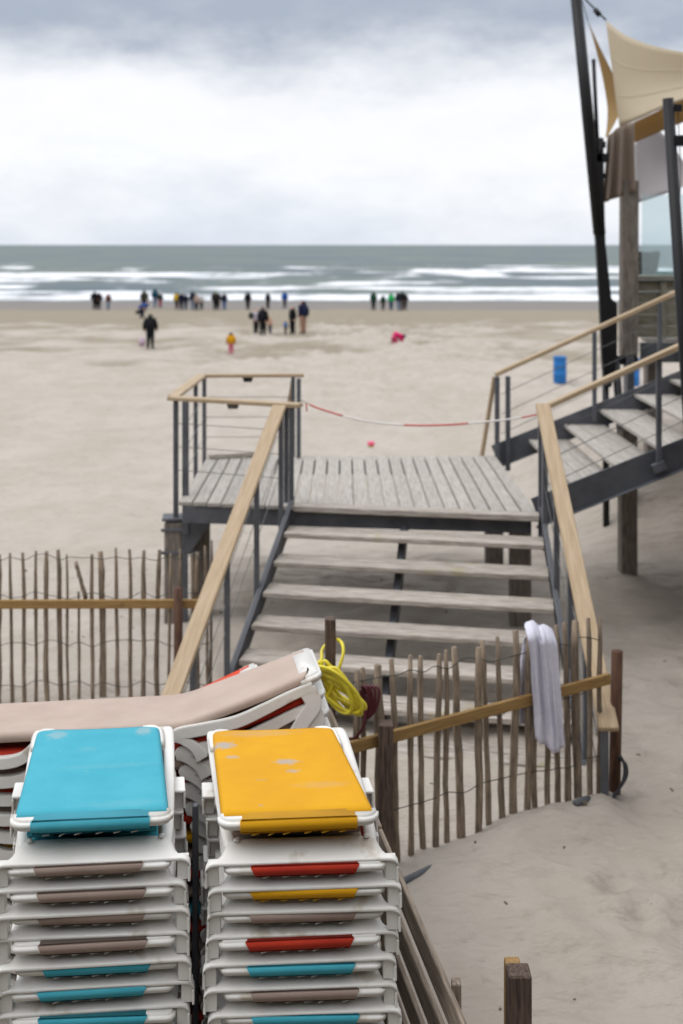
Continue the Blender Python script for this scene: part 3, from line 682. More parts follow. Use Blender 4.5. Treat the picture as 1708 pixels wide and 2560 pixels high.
M_hook = hook_mesh(); M_hookL = M_hook.copy(); M_hookL.transform(Matrix.Scale(-1, 4, (1, 0, 0))); M_hookL.flip_normals()
ORD = ['topmost', 'second', 'third', 'fourth', 'fifth', 'sixth', 'seventh', 'eighth', 'ninth', 'tenth', 'eleventh', 'twelfth', 'thirteenth', 'fourteenth', 'fifteenth', 'sixteenth', 'seventeenth', 'eighteenth', 'nineteenth', 'twentieth']
CN = {'turquoise_sling': 'turquoise', 'yellow_sling': 'yellow', 'red_sling': 'red', 'orange_sling': 'orange', 'beige_sling': 'beige', 'taupe_sling': 'taupe'}
def end_on_lounger(loc, yaw, sl, label, group, top=False, lean=0):
    t = thing('sunlounger', label, 'sunlounger', loc, group, (0, 0, yaw))
    def part(name, me, m=white_p):
        if not me.materials: me.materials.append(m)
        o = bpy.data.objects.new(name, me); COL.objects.link(o); o.parent = t
        if me.materials[0] != m: set_mat(o, m)
        return o
    cb = part('end_crossbar', M_cross)
    for s in (-1, 1):
        o = bpy.data.objects.new('stud', M_stud); COL.objects.link(o); o.parent = cb; o.location = (s * .243, .094, .032)
        if not M_stud.materials: M_stud.materials.append(white_p)
    part('leg', M_leg); part('leg', M_legL); part('leg', M_hook); part('leg', M_hookL); part('side_rail', M_rail); part('side_rail', M_railL)
    if not top:
        part('backrest_bar', M_head); part('sling_hem', M_strip, sl); part('sling', M_slingf, sl)
        o = part('lacing', M_lace, ylace_m if sl == yell else lace_m); o.location = (random.uniform(-.012, .012), .000, .0425); o.rotation_euler = (0, R(random.uniform(-.8, .8)), 0); o['kind'] = 'stuff'
    return t
stack_cols = {'left': [turq, dbeig, dbeig, dbeig, dbeig, turq, turq, turq], 'right': [yell, redf, yell, dbeig, redf, turq, dbeig, turq]}
M_topsling = sling_mesh(.285, .274, .045, 1.0, .05, .003, 0)
M_topwrap = round_bar(-.215, .215, -.006, .07, -.050, -.0015, .002, 2, .14)
M_topbar = round_bar(-.30, .30, .006, .085, -.046, -.006, .06)
M_under = sling_mesh(.24, .24, .10, .85, .02, .03)
M_tray = sling_mesh(.235, .24, .09, 1.0, .02, .012); M_tray.transform(Matrix.Translation((0, 0, .028)))
M_toplace = lace_mesh(-.2, .2, 6)
def far_corner():
    pts = [(.275, .80, -.034), (.278, .90, -.030), (.268, .965, -.026), (.24, 1.002, -.028), (.20, 1.012, -.034)]
    me = tube_mesh(smooth_path(pts, 4), .015, 9); smooth(me); return me
M_fc = far_corner(); M_fcL = M_fc.copy(); M_fcL.transform(Matrix.Scale(-1, 4, (1, 0, 0))); M_fcL.flip_normals()
for m_ in (M_rail, M_railL, M_hook, M_hookL, M_slingf, M_topsling, M_tray, M_fc, M_fcL, M_under):
    for v in m_.vertices: v.co.x -= .095 * max(0, v.co.y - .05)
for side_, cxp, lipy, yaw, nm in (('left', 229, 2157, R(4.0), 'left'), ('right', 757, 2153, R(2.8), 'right')):
    D0 = 3.98; base_ = P(cxp, lipy, D0); n = 19; cols = stack_cols[side_]
    rn = random.Random(5 if side_ == 'left' else 9)
    for k in range(n):
        sl = cols[k] if k < len(cols) else rn.choice([turq, dbeig, redf, yell])
        lab = f'{CN[sl.name]} sling sunlounger, {ORD[k]} from the top of the {nm} front stack' if k else f'{CN[sl.name]} sling sunlounger with lifted backrest on top of the {nm} front stack'
        dx = rn.uniform(-.012, .012) + (.0012 * k if side_ == 'left' else 0)
        loc = (base_.x + dx, base_.y + rn.uniform(-.010, .010), base_.z - PITCH * k + rn.uniform(-.002, .002) * (k > 0))
        t = end_on_lounger(loc, yaw + R(rn.uniform(-1.1, 1.1)), sl, lab, f'sunloungers in the {nm} front stack', top=(k == 0)); t.rotation_euler = (R(rn.uniform(-.3, .3)), R(rn.uniform(-.45, .45)), t.rotation_euler[2])
        if k == 0:
            br = bpy.data.objects.new('backrest', M_topsling); COL.objects.link(br); br.parent = t
            if not M_topsling.materials: M_topsling.materials.append(sl)
            set_mat(br, wyell if side_ == 'right' else wturq)
            br.location = (-.012, .02, .152); br.rotation_euler = (R(-5.2), 0, R(.6))
            def sub(name, me, m, loc=(0, 0, 0)):
                if not me.materials: me.materials.append(m)
                o = bpy.data.objects.new(name, me); COL.objects.link(o); o.parent = br; o.location = loc
                if me.materials[0] != m: set_mat(o, m)
                return o
            sub('end_bar', M_topbar, white_p); sub('sling_wrap', M_topwrap, sl, (0, 0, 0))
            sub('far_corner', M_fc, white_p); sub('far_corner', M_fcL, white_p)
            sub('under_panel', M_under, dbeig if side_ == 'right' else turq, (0, 0, -.066))
            o = bpy.data.objects.new('seat_tray', M_tray); COL.objects.link(o); o.parent = t; M_tray.materials or M_tray.materials.append(beig)
            if side_ == 'left': set_mat(o, turq)
            sub('lacing', M_toplace, ylace_m if side_ == 'right' else lace_m, (0, .004, -.056))['kind'] = 'stuff'
# steel stake between the two stacks
p = P(489, 2010, 4.55); o = beam('metal_post', (p.x, p.y, gz(p.x, p.y) - .2), p, .024, .03, steel, None, up=Vector((0, 1, 0)))
tag(o, 'thin dark metal post in the gap between the two front stacks', 'post')

# ------------------------------------------------------------------ sunloungers, side-on stacks behind
SL = math.tan(R(17.5))
def zc(u):                                   # centre line of the bed: flat seat, raised back
    if u < -.08: return 0
    if u < .08: return SL * (u + .08) ** 2 / .32
    return SL * u
def side_sling_mesh():
    us = [-1.22, -1.2, -1.0, -.7, -.4, -.2, -.1, -.05, 0, .05, .1, .2, .3, .4, .5, .58, .615, .625]
    vs = []; fs = []; n = 0; t = .052; wd = .52
    for u in us:
        z = zc(u); ring = []
        for i in range(7): a = math.pi * .5 + math.pi * i / 6; ring.append((u, .026 + math.cos(a) * .026, -.026 + math.sin(a) * .026))
        for i in range(7): a = -math.pi * .5 + math.pi * i / 6; ring.append((u, wd - .026 + math.cos(a) * .026, -.026 + math.sin(a) * .026))
        for v in (.8, .6, .4, .2): ring.append((u, wd * v, -.007 * (1 - (2 * v - 1) ** 2)))
        n = len(ring)
        cut = 0
        for (x, y, zz) in ring:
            xx = x - (.03 * (1 - sm01(0, .07, y)) if u > .45 else 0) * ((u - .45) / .15)
            vs.append((xx, y, z + zz))
    for j in range(len(us) - 1):
        for i in range(n): fs.append((j * n + i, j * n + (i + 1) % n, (j + 1) * n + (i + 1) % n, (j + 1) * n + i))
    fs.append(tuple(range(n))); fs.append(tuple((len(us) - 1) * n + i for i in range(n))[::-1])
    bm = bmesh.new(); bm.from_mesh(raw(vs, fs)); me = bm_mesh(bm); smooth(me); return me
def bar_path(pts, w, th, y):                 # flat bar in the x-z plane following pts
    vs = []; fs = []; pp = smooth_path([Vector((a, 0, b)) for a, b in pts], 5); k = len(pp)
    for i, p in enumerate(pp):
        t = (pp[min(k - 1, i + 1)] - pp[max(0, i - 1)]).normalized(); nrm = Vector((-t.z, 0, t.x))
        ww = w if not callable(w) else w(i / (k - 1))
        for s, yy in ((1, y), (1, y + th), (-1, y + th), (-1, y)): 
            q = p + nrm * s * ww / 2; vs.append((q.x, yy, q.z))
    for i in range(k - 1):
        for j in range(4): fs.append((i * 4 + j, i * 4 + (j + 1) % 4, (i + 1) * 4 + (j + 1) % 4, (i + 1) * 4 + j))
    fs.append((3, 2, 1, 0)); fs.append(tuple((k - 1) * 4 + j for j in range(4)))
    bm = bmesh.new(); bm.from_mesh(raw(vs, fs)); bmesh.ops.recalc_face_normals(bm, faces=bm.faces)
    bmesh.ops.bevel(bm, geom=[e for e in bm.edges if e.calc_face_angle(0) > .9], offset=.004, segments=2, affect='EDGES')
    return bm_mesh(bm)
M_ss = side_sling_mesh()
def side_plate(y):
    bm = bmesh.new()
    a = bar_path([(-.045, -.06), (.0, -.043), (.10, -.030), (.26, -.005), (.40, .048), (.52, .10), (.63, .14)], lambda t: .030 + .026 * sm01(0, .12, t) - .012 * sm01(.5, 1, t), .030, y)
    b = bar_path([(.60, .125), (.63, .06), (.585, -.01), (.535, -.085)], lambda t: .085 - .02 * t, .028, y + .001)
    c = bar_path([(-.04, -.062), (.01, -.075), (.07, -.115), (.10, -.165)], lambda t: .03 + .03 * t, .028, y + .001)
    for m in (a, b, c): bm.from_mesh(m)
    return bm_mesh(bm)
M_sp, M_spf = side_plate(-.022), side_plate(.515)
M_hb = round_bar(-.268, .268, 0, .12, -.050, -.005, .05); M_hb.transform(Matrix.Rotation(R(90), 4, 'Z')); M_hb.transform(Matrix.Rotation(R(-17.5), 4, 'Y')); M_hb.transform(Matrix.Translation((.668, .26, zc(.668) + .003)))
def hookfoot(y):
    return bar_path([(-.60, -.03), (-.66, -.055), (-.73, -.115), (-.83, -.13), (-.93, -.11), (-1.0, -.05), (-1.04, -.03)], lambda t: .034 + .018 * math.sin(math.pi * t), .05, y)
M_hf, M_hff = hookfoot(-.03), hookfoot(.50)
def side_lounger(loc, rot, sl, label, group):
    t = thing('sunlounger', label, 'sunlounger', loc, group, rot)
    for nm, me, m in (('sling', M_ss, sl), ('side_plate', M_sp, white_p), ('side_plate', M_spf, white_p), ('head_bar', M_hb, white_p), ('foot_bracket', M_hf, white_p), ('foot_bracket', M_hff, white_p)):
        if not me.materials: me.materials.append(m)
        o = bpy.data.objects.new(nm, me); COL.objects.link(o); o.parent = t
        if me.materials[0] != m: set_mat(o, m)
    return t
hp = P(455, 1808, 5.17); cols = [beig, redf, dbeig, redf, dbeig, redf, yell, dbeig, redf, dbeig, turq, redf]
rn = random.Random(3)
for k in range(18):
    sl = cols[k] if k < len(cols) else rn.choice([redf, dbeig, turq])
    lab = f'{CN[sl.name]} sling sunlounger, {ORD[k]} from the top of the crosswise stack' if k else 'beige sling sunlounger lying on top of the crosswise stack'
    side_lounger((hp.x + .016 * k * (k < 8) + .128 * (k >= 8) + rn.uniform(-.006, .006), hp.y + .004 * k, hp.z - .0885 * k), (R(-7.5), 0, R(7.0 + rn.uniform(-.5, .5))), sl, lab, 'sunloungers in the crosswise stack')
hp2 = Vector((-1.10, 5.90, CH - 2.675)); cols = [orng, dbeig, redf, dbeig]
for k in range(15):
    sl = cols[k % 4]
    lab = f'{CN[sl.name]} sling sunlounger, {ORD[k]} from the top of the rearmost stack' if k else 'orange sling sunlounger peeking out behind the beige one'
    side_lounger((hp2.x + rn.uniform(-.008, .008), hp2.y, hp2.z - .0885 * k), (R(-9), R(-5), R(7.0)), sl, lab, 'sunloungers in the rearmost stack')

# ------------------------------------------------------------------ hoses, towel, cables
def hz6(x, y, d): return P(760 + x * .2551, 1500 + y * .2551, d)
yh = []
rn = random.Random(12)
yh += [hz6(165, 1235, 6.45), hz6(185, 1110, 6.44), hz6(230, 960, 6.43), hz6(290, 800, 6.42), hz6(350, 650, 6.42), hz6(385, 520, 6.45), hz6(375, 430, 6.5), hz6(330, 388, 6.6), hz6(270, 400, 6.70), hz6(215, 440, 6.72), hz6(175, 500, 6.66), hz6(170, 590, 6.55)]
for k in range(9):
    cx_, cy_ = 335 + rn.uniform(-34, 34), 885 + rn.uniform(-30, 30); am, bm_ = 320 + rn.uniform(-80, 30), 34 + 11 * k + rn.uniform(-10, 10); ang = R(47 + rn.uniform(-16, 16))
    for i in range(12):
        a = R(200 + 30 * i); u, v = am * math.cos(a), bm_ * math.sin(a)
        yh.append(hz6(cx_ + u * math.cos(ang) - v * math.sin(ang), cy_ + u * math.sin(ang) + v * math.cos(ang), 6.48 - .014 * k + .035 * math.sin(a)))
o = tube('hose_coil', smooth_path(yh, 5), .0104, yhose, None, 8); tag(o, 'yellow garden hose coiled and hung over the barrier post', 'hose')
rh = []
for k in range(4):
    for i in range(10):
        a = R(150 + 36 * i); u, v = (120 + 14 * k) * math.cos(a), (40 + 10 * k) * math.sin(a); ang = R(82 + 9 * k)
        rh.append(hz6(600 + 18 * k + u * math.cos(ang) - v * math.sin(ang), 960 + 14 * k + u * math.sin(ang) + v * math.cos(ang), 6.92 + .02 * math.sin(a)))
rh += [hz6(600, 1180, 6.9), hz6(560, 1280, 6.9), hz6(500, 1350, 6.92), hz6(420, 1360, 6.95)]
o = tube('hose_coil', smooth_path(rh, 4), .010, rhose, None, 7); tag(o, 'dark red hose hung on the pickets behind the yellow coil', 'hose')
# towel over the pickets
def towel():
    X0, Y0 = fl(1362); t = thing('towel', 'pale lilac towel hung over the picket fence', 'towel', (X0, Y0, gz(X0, Y0) + .3))
    def z_at(py): return CH - (py - HZ) * Y0 / F
    def sheet(name, cols, n, off, amp, mtl, seed, th=.012):
        """cols: list of (px_top, py_top, px_bottom, py_bottom) across"""
        vs = []; fs = []; m = len(cols); rn = random.Random(seed)
        def put(side_):
            for j in range(n + 1):
                f = j / n
                for i, (xt, yt, xb, yb) in enumerate(cols):
                    px = xt + (xb - xt) * f ** .8; X, Y = fl(px, off); 
                    bulge = amp * (math.sin(i * 1.3 + .5 * seed + 1.2 * f) * .6 + 1.5 * noise.noise((i * .45, f * 2.2, seed * 3.1))) * (.45 + .55 * f)
                    py = yt + (yb - yt) * f
                    # rolls over the picket tops
                    back = (.12 if off < 0 else -.05) * (1 - sm01(0, .07, f))
                    vs.append(Vector((X + .008 * noise.noise((f * 3, i * .3, seed + 5)), Y - bulge + back + side_ * th, CH - (py + 5 * noise.noise((i * .5, seed, 1)) * f - HZ) * Y / F)))
        put(-.5); put(.5); k = (n + 1) * m
        for j in range(n):
            for i in range(m - 1):
                a = j * m + i; fs.append((a, a + 1, a + m + 1, a + m)); fs.append((k + a, k + a + m, k + a + m + 1, k + a + 1))
        for j in range(n):
            a = j * m; fs.append((a, a + m, k + a + m, k + a)); a += m - 1; fs.append((a, k + a, k + a + m, a + m))
        for i in range(m - 1): fs.append((i, k + i, k + i + 1, i + 1)); a = n * m + i; fs.append((a, a + 1, k + a + 1, k + a))
        me = raw([v - t.location for v in vs], fs); bm = bmesh.new(); bm.from_mesh(me); me = bm_mesh(bm); smooth(me)
        o = bpy.data.objects.new(name, me); COL.objects.link(o); me.materials.append(mtl); o.parent = t; return o
    def cols(a, b, n, ytop, ybot, sx=0):
        return [(a[0] + (a[1] - a[0]) * i / n, ytop(i / n), b[0] + (b[1] - b[0]) * i / n, ybot(i / n)) for i in range(n + 1)]
    sheet('front_fold', cols((1346, 1389), (1368, 1412), 14, lambda t: 1584 - 9 * math.sin(math.pi * t) + 4 * t, lambda t: 1868 + 14 * math.sin(math.pi * min(1, t * 1.1))), 26, -.150, .020, towel_m, 3)
    sheet('front_fold', cols((1318, 1360), (1340, 1386), 12, lambda t: 1590 - 24 * math.sin(math.pi * (.15 + .8 * t)), lambda t: 1850 + 12 * math.sin(math.pi * t)), 26, -.130, .018, towel_m, 5)
    sheet('back_fold', cols((1312, 1362), (1284, 1350), 12, lambda t: 1585 - 12 * t, lambda t: 1806 + 12 * t), 20, .05, .022, towel_m, 8)
    sheet('hem', cols((1376, 1386), (1380, 1390), 4, lambda t: 1858, lambda t: 1878), 3, -.118, .004, towel_red, 2)
towel()
Xp, Yp = fl(1541)
def zone(x, y, d): return P(1150 + x * .319, 1500 + y * .319, d)
def cable_coil():
    pts = []
    for k in range(4):
        for (x, y) in ((1080, 1600), (1180, 1570 - 10 * k), (1250, 1480), (1285 + 8 * k, 1380), (1285 + 6 * k, 1290), (1255 + 3 * k, 1220 + 12 * k)):
            pts.append(zone(x, y, Yp - .16 + .02 * k))
        for (x, y) in ((1235, 1290), (1225, 1400), (1180, 1500)): pts.append(zone(x, y, Yp + .10))
    return pts
o = tube('cable_coil', smooth_path(cable_coil(), 5), .0085, blackc, None, 6); tag(o, 'dark cable coiled round the foot of the brown fence post', 'cable')
o = tube('pipe', smooth_path([P(985, 2190, 6.78), P(1030, 2170, 6.88), P(1080, 2146, 6.98), P(1128, 2118, 7.1)], 5), .022, greyp, None, 10)
o.location.z = gz(o.location.x, o.location.y) + .012; tag(o, 'short grey plastic pipe lying in the sand along the fence foot', 'pipe')
o = tube('pipe', smooth_path([zone(905, 1600, 7.55), zone(960, 1575, 7.6), zone(1010, 1560, 7.68)], 4), .024, greyp, None, 10); tag(o, 'stub of grey pipe poking from the sand mound', 'pipe')

# ------------------------------------------------------------------ litter bins and a toy on the beach
def bin_(px, pyb, d, label):
    b = P(px, pyb, d); z = gz(b.x, b.y); t = thing('litter_bin', label, 'bin', (b.x, b.y, z), 'blue bins on the beach')
    me = lathe([(.215, .0), (.222, .02), (.222, .28), (.232, .30), (.222, .32), (.222, .58), (.232, .60), (.222, .62), (.222, .86), (.236, .885), (.226, .90), (.20, .90), (.20, .80), (.02, .79)]); smooth(me)
    link('drum', me, blue_p, t, loc=(0, 0, 0)); me2 = lathe([(.19, .792), (.17, .83), (.05, .85)]); link('liner', me2, dark_in, t, loc=(0, 0, 0))
bin_(1400, 961, 37.0, 'blue drum bin standing on open sand beyond the upper handrail'); bin_(1582, 968, 36.0, 'blue drum bin half hidden under the terrace')
b = G(928, 1124, CH - 4.4); t = thing('beach_toy', 'small pink and yellow beach toy on the sand beyond the landing', 'toy', (b.x, b.y, gz(b.x, b.y) - .01))
me = lathe([(.035, 0), (.048, .05), (.05, .06), (.02, .06)], 16); link('base', me, yell_p, t, loc=(0, 0, 0))
me = lathe([(.03, .06), (.08, .07), (.085, .10), (.06, .14), (.01, .15)], 16); smooth(me); link('dome', me, pink_p, t, loc=(0, 0, 0))

# ------------------------------------------------------------------ terrace and sails at the right
TZ = 3.67
te = thing('terrace', 'raised beach pavilion terrace with plank parapet and glass screen', 'terrace', (6, 15.6, gz(6, 15.6)))
def tb(name, p, q, w, h, m, **k): return beam(name, p, q, w, h, m, te, **k)
def floor(x0, x1, y0, y1):
    n = int((y1 - y0) / .3)
    for i in range(n): y = y0 + .15 + i * (y1 - y0) / n; tb('floor_plank', (max(x0, .2757 * y + .02 if y > 15 else x0), y, TZ - .03), (x1, y, TZ - .03), .29, .05, deck_wood)
floor(5.08, 12, 10.85, 14.0); floor(4.78, 12, 14.0, 15.5); floor(4.3, 12, 15.5, 20.0); floor(3.40, 12, 1.2, 10.7); floor(-14, 12, -2.5, 1.2)  # floors nearest the camera are unseen, their edge set to deepen the shade
for p_, q_ in (((4.25, 15.5), (12, 15.5)), ((5.05, 10.9), (5.05, 14.0)), ((3.5, 10.68), (5.0, 10.68)), ((3.42, 1.3), (3.42, 10.6)), ((-14, 1.25), (3.35, 1.25)), ((-14.05, -2.5), (-14.05, 1.2))):
    tb('edge_beam', (*p_, TZ - .20), (*q_, TZ - .20), .08, .28, steel)
for x, y in ((4.5, 15.75), (3.75, 10.5), (3.75, 6), (3.75, 1.6), (7.5, 1.6), (7.5, 6), (7.5, 10.6), (5.4, 14.6), (8.5, 15.6), (8.5, 20), (11.8, 12), (11.8, 20), (11.8, 4), (-13.6, 1), (-9, 1), (-4.5, 1), (0, 1)):
    tb('support_pile', (x, y, gz(x, y) - .3), (x, y, TZ - .36), .22, .22, pile_wood, up=Vector((0, 1, 0)), bev=.015)
tb('end_pile', (4.05, 15.35, gz(4.05, 15.35) - .3), (4.05, 15.35, TZ - .24), .10, .22, steel, up=Vector((0, 1, 0)))
# unseen pavilion beside and behind the camera, added and enlarged to block light
pv = thing('shading_pavilion', 'unseen plank walled pavilion added on the terrace to block light from right and behind', 'pavilion', (9, 3, TZ))
for z in range(11):
    for p_, q_ in (((4.7, -2.5, 0), (4.7, 9.4, 0)), ((4.76, 9.42, 0), (11.9, 9.42, 0)), ((-14, -2.55, 0), (4.64, -2.55, 0))):
        beam('wall_board', Vector(p_) + Vector((0, 0, TZ + .17 + .33 * z)), Vector(q_) + Vector((0, 0, TZ + .17 + .33 * z)), .04, .32, tan_wall, pv)
beam('roof', (8.3, -2.2, TZ + 3.8), (8.3, 9.9, TZ + 3.8), 7.6, .18, grey_wood, pv); beam('roof', (-14.4, -5.6, TZ + 3.82), (12.1, -5.6, TZ + 3.82), 6.6, .18, grey_wood, pv)
beam('roof_ridge', (-14, -5.6, TZ + 4.5), (12, -5.6, TZ + 4.5), 4.5, 1.2, grey_wood, pv)
for z in range(8): beam('skirt_board', (-14, .2, gz(0, 0) + .12 + .3 * z), (3.3, .2, gz(0, 0) + .12 + .3 * z), .03, .28, tan_wall, pv)
for i in range(5):
    z = TZ + .085 + .165 * i; tb('parapet_plank', (4.22, 15.62, z), (10.5, 15.62, z), .04, .160, tan_wall)
for x in (4.6, 5.5, 6.6, 7.8): tb('parapet_post', (x, 15.57, TZ), (x, 15.57, TZ + .82), .09, .05, tan_wall, up=Vector((0, 1, 0)))
tb('parapet_cap', (4.2, 15.6, TZ + .86), (10.5, 15.6, TZ + .86), .22, .05, tan_wall)
gm = bpy.data.materials.new('glass'); gm.use_nodes = True; gb = gm.node_tree.nodes['Principled BSDF']
gb.inputs['Base Color'].default_value = (.82, .93, .95, 1); gb.inputs['Roughness'].default_value = .04; gb.inputs['Transmission Weight'].default_value = .78; gb.inputs['IOR'].default_value = 1.12
for i in range(4):
    x = 4.32 + i * 1.5; tb('glass_pane', (x, 15.66, TZ + 1.47), (x + 1.48, 15.66, TZ + 1.47), .012, 1.16, gm, bev=0)
beam_p = tb('corner_pillar', P(1571, 888, 15.4), P(1573, 452, 15.4), .23, .2, pile_wood, up=Vector((0, 1, 0)), bev=.012)
tb('pillar_foot', P(1512, 900, 15.38), P(1592, 900, 15.38), .16, .12, black)
# things behind the glass
cu = P(1620, 690, 16.1); o = link('cushion', prism([(-.17, 0), (.13, 0), (.19, .36), (.05, .33), (-.18, .34)], .14, bev=.03), wicker, None, mx=Matrix.Translation((cu.x - .01, cu.y, TZ + .89)))
tag(o, 'black and white patterned cushion standing behind the glass screen', 'cushion')
teal = mat('teal_cloth', lin(70, 130, 124), .9, lin(56, 110, 104), 12)
o = beam('folded_cloth', P(1640, 683, 15.95) * Vector((1, 1, 0)) + Vector((0, 0, TZ + .915)), P(1760, 683, 15.95) * Vector((1, 1, 0)) + Vector((0, 0, TZ + .915)), .16, .06, teal, None, bev=.02)
tag(o, 'folded teal cloth lying on the parapet behind the glass', 'cloth')
# masts
ms = thing('black_mast', 'tall leaning black steel mast with an upright pole at its foot', 'mast', (3.78, 15.0, gz(3.78, 15)))
pole('leaning_pole', P(1437, -40, 15.0), P(1499, 585, 15.0), .075, black, ms, 14, .085)
pole('upright_pole', P(1499, 345, 15.05), P(1502, 600, 15.05), .058, black, ms, 14, .05)
pole('pole_extension', P(1484, 148, 15.1), P(1495, 380, 15.1), .028, black, ms, 10)
gp = [(1476, 400), (1485, 560), (1489, 605), (1498, 754), (1504, 895), (1510, 967), (1527, 967), (1541, 890), (1541, 758), (1527, 746), (1512, 610), (1508, 460), (1504, 372)]
link('gusset', prism([((a_ - 1510) * 15 / F, -(b_ - 900) * 15 / F) for a_, b_ in gp], .12, bev=.01), black, ms, mx=Matrix.Translation(P(1510, 900, 15.0)))
pole('foot_strut', P(1540, 905, 15.0), Vector((3.95, 15.0, gz(3.95, 15) - .3)), .055, black, ms); pole('foot_strut', P(1514, 930, 15.05), Vector((3.66, 15.05, gz(3.66, 15) - .3)), .045, black, ms)
beam('clamp', P(1473, 395, 15.0), P(1521, 395, 15.0), .12, .12, black, ms); beam('clamp', P(1475, 440, 15.0), P(1517, 440, 15.0), .11, .07, black, ms); beam('clamp', P(1497, 362, 15.05), P(1513, 362, 15.05), .1, .09, black, ms)
m2 = thing('black_mast', 'black steel mast standing beside the upper stair at the right edge', 'mast', (3.3, 10.4, gz(3.3, 10.4)))
pole('pole', P(1670, 246, 10.4), Vector((3.50, 10.4, gz(3.5, 10.4) - .4)), .052, black, m2, 14, .062)
beam('clamp', P(1680, 352, 10.4), P(1716, 352, 10.4), .1, .10, black, m2); beam('pulley', P(1684, 270, 10.4), P(1704, 270, 10.4), .06, .07, black, m2)
tube('halyard', [P(1695, 275, 10.4), P(1702, 420, 10.42), P(1699, 560, 10.45)], .004, black, m2, 5)
# shade sails
def sail_mat(name, c, tr):
    m = bpy.data.materials.new(name); m.use_nodes = True; nt = m.node_tree; bs = nt.nodes['Principled BSDF']; bs.inputs['Base Color'].default_value = c; bs.inputs['Roughness'].default_value = .85
    bs.inputs['Specular IOR Level'].default_value = .1
    n = nt.nodes.new('ShaderNodeTexNoise'); n.inputs['Scale'].default_value = 2.5; n.inputs['Detail'].default_value = 4
    tcn = nt.nodes.new('ShaderNodeTexCoord'); nt.links.new(tcn.outputs['Object'], n.inputs[0])
    b = nt.nodes.new('ShaderNodeBump'); b.inputs['Strength'].default_value = .25; b.inputs['Distance'].default_value = .05; nt.links.new(n.outputs[0], b.inputs['Height']); nt.links.new(b.outputs[0], bs.inputs['Normal'])
    t = nt.nodes.new('ShaderNodeBsdfTranslucent'); t.inputs[0].default_value = c; mx = nt.nodes.new('ShaderNodeMixShader'); mx.inputs[0].default_value = tr
    nt.links.new(bs.outputs[0], mx.inputs[1]); nt.links.new(t.outputs[0], mx.inputs[2]); nt.links.new(mx.outputs[0], nt.nodes['Material Output'].inputs[0]); return m
cream = sail_mat('cream_sail', lin(244, 230, 204), .25); ochre = sail_mat('sand_sail', lin(200, 168, 118), .35); taupe = sail_mat('taupe_fabric', lin(184, 168, 154), .35); greyaw = sail_mat('grey_fabric', lin(206, 200, 200), .5)
def patch(name, e0, e1, n, m, mtl, label, cat, billow=(0, 0, 0), folds=0, th=.006, grp=None, seams=()):
    """ruled surface between two pixel-and-distance polylines"""
    def samp(e, t):
        pts = [P(*q) for q in e]; pp = smooth_path(pts, 8) if len(pts) > 2 else [pts[0] + (pts[1] - pts[0]) * i / 8 for i in range(9)]
        k = t * (len(pp) - 1); i = min(int(k), len(pp) - 2); return pp[i].lerp(pp[i + 1], k - i)
    bl_ = Vector(billow); base = []
    for j in range(m + 1):
        for i in range(n + 1):
            s, t = i / n, j / m; p = samp(e0, s).lerp(samp(e1, s), t)
            p += bl_ * math.sin(math.pi * s) * math.sin(math.pi * t)
            if folds: p.y += .09 * math.sin(folds * s * math.pi * 2) * (.5 + .5 * t)
            base.append(p)
    c = base[0].copy(); vs = [p - c for p in base] + [p - c + Vector((0, th, th * .5)) for p in base]; K = len(base); fs = []
    for j in range(m):
        for i in range(n):
            a = j * (n + 1) + i; fs.append((a, a + 1, a + n + 2, a + n + 1)); fs.append((K + a, K + a + n + 1, K + a + n + 2, K + a + 1))
    rim = [i for i in range(n + 1)] + [j * (n + 1) + n for j in range(1, m + 1)] + [m * (n + 1) + i for i in range(n - 1, -1, -1)] + [j * (n + 1) for j in range(m - 1, 0, -1)]
    for a, b in zip(rim, rim[1:] + rim[:1]): fs.append((b, a, K + a, K + b))
    o = link(name, raw(vs, fs), mtl, None, loc=c, sm=True); tag(o, label, cat, grp)
    for jj in seams:
        sq = [base[jj * (n + 1) + i] - c + Vector((0, -.004, 0)) for i in range(n + 1)]; sm_ = link('seam', tube_mesh(sq, .007, 5), mtl, None); sm_.parent = o
    return o
patch('shade_sail', [(1515, 52, 14.6), (1580, 96, 14.0), (1708, 130, 13.0), (1960, 150, 11.6)], [(1549, 318, 14.9), (1600, 297, 14.2), (1708, 250, 13.2), (1960, 175, 11.7)], 24, 16, cream, 'cream shade sail stretched between the masts at the top right', 'shade sail', (.0, .35, 0), seams=(5, 11))
o = bpy.data.objects[-1] if False else None
patch('shade_sail', [(1470, 52, 15.2), (1500, 118, 15.3), (1535, 190, 15.5), (1552, 240, 15.6), (1548, 285, 15.6), (1520, 340, 15.5)], [(1470, 54, 15.2), (1484, 100, 15.4), (1506, 190, 16.0), (1518, 260, 16.2), (1519, 300, 16.0), (1514, 345, 15.6)], 24, 10, ochre, 'narrow brown shade sail seen edge-on beside the leaning mast', 'shade sail')
patch('shade_sail', [(1584, 306, 15.6), (1640, 280, 15.2), (1708, 246, 14.8), (1900, 190, 14)], [(1566, 366, 15.9), (1640, 334, 15.6), (1708, 306, 15.2), (1900, 230, 14.4)], 20, 8, ochre, 'ochre underside of a shade sail below the cream sail', 'shade sail', (0, .2, .05))
patch('curtain', [(1519, 342, 15.15), (1548, 318, 15.2), (1586, 306, 15.2)], [(1508, 508, 15.2), (1535, 497, 15.25), (1590, 478, 15.3)], 40, 14, taupe, 'taupe fabric hanging in folds beside the wooden pillar', 'curtain', (0, 0, 0), 3)
patch('awning', [(1588, 360, 16.6), (1625, 318, 16.8), (1668, 346, 17.0), (1720, 420, 17.2)], [(1592, 508, 16.2), (1630, 496, 16.3), (1670, 482, 16.5), (1720, 462, 16.6)], 26, 14, greyaw, 'grey fabric awning arched above the glass screen', 'awning', (0, .3, 0))
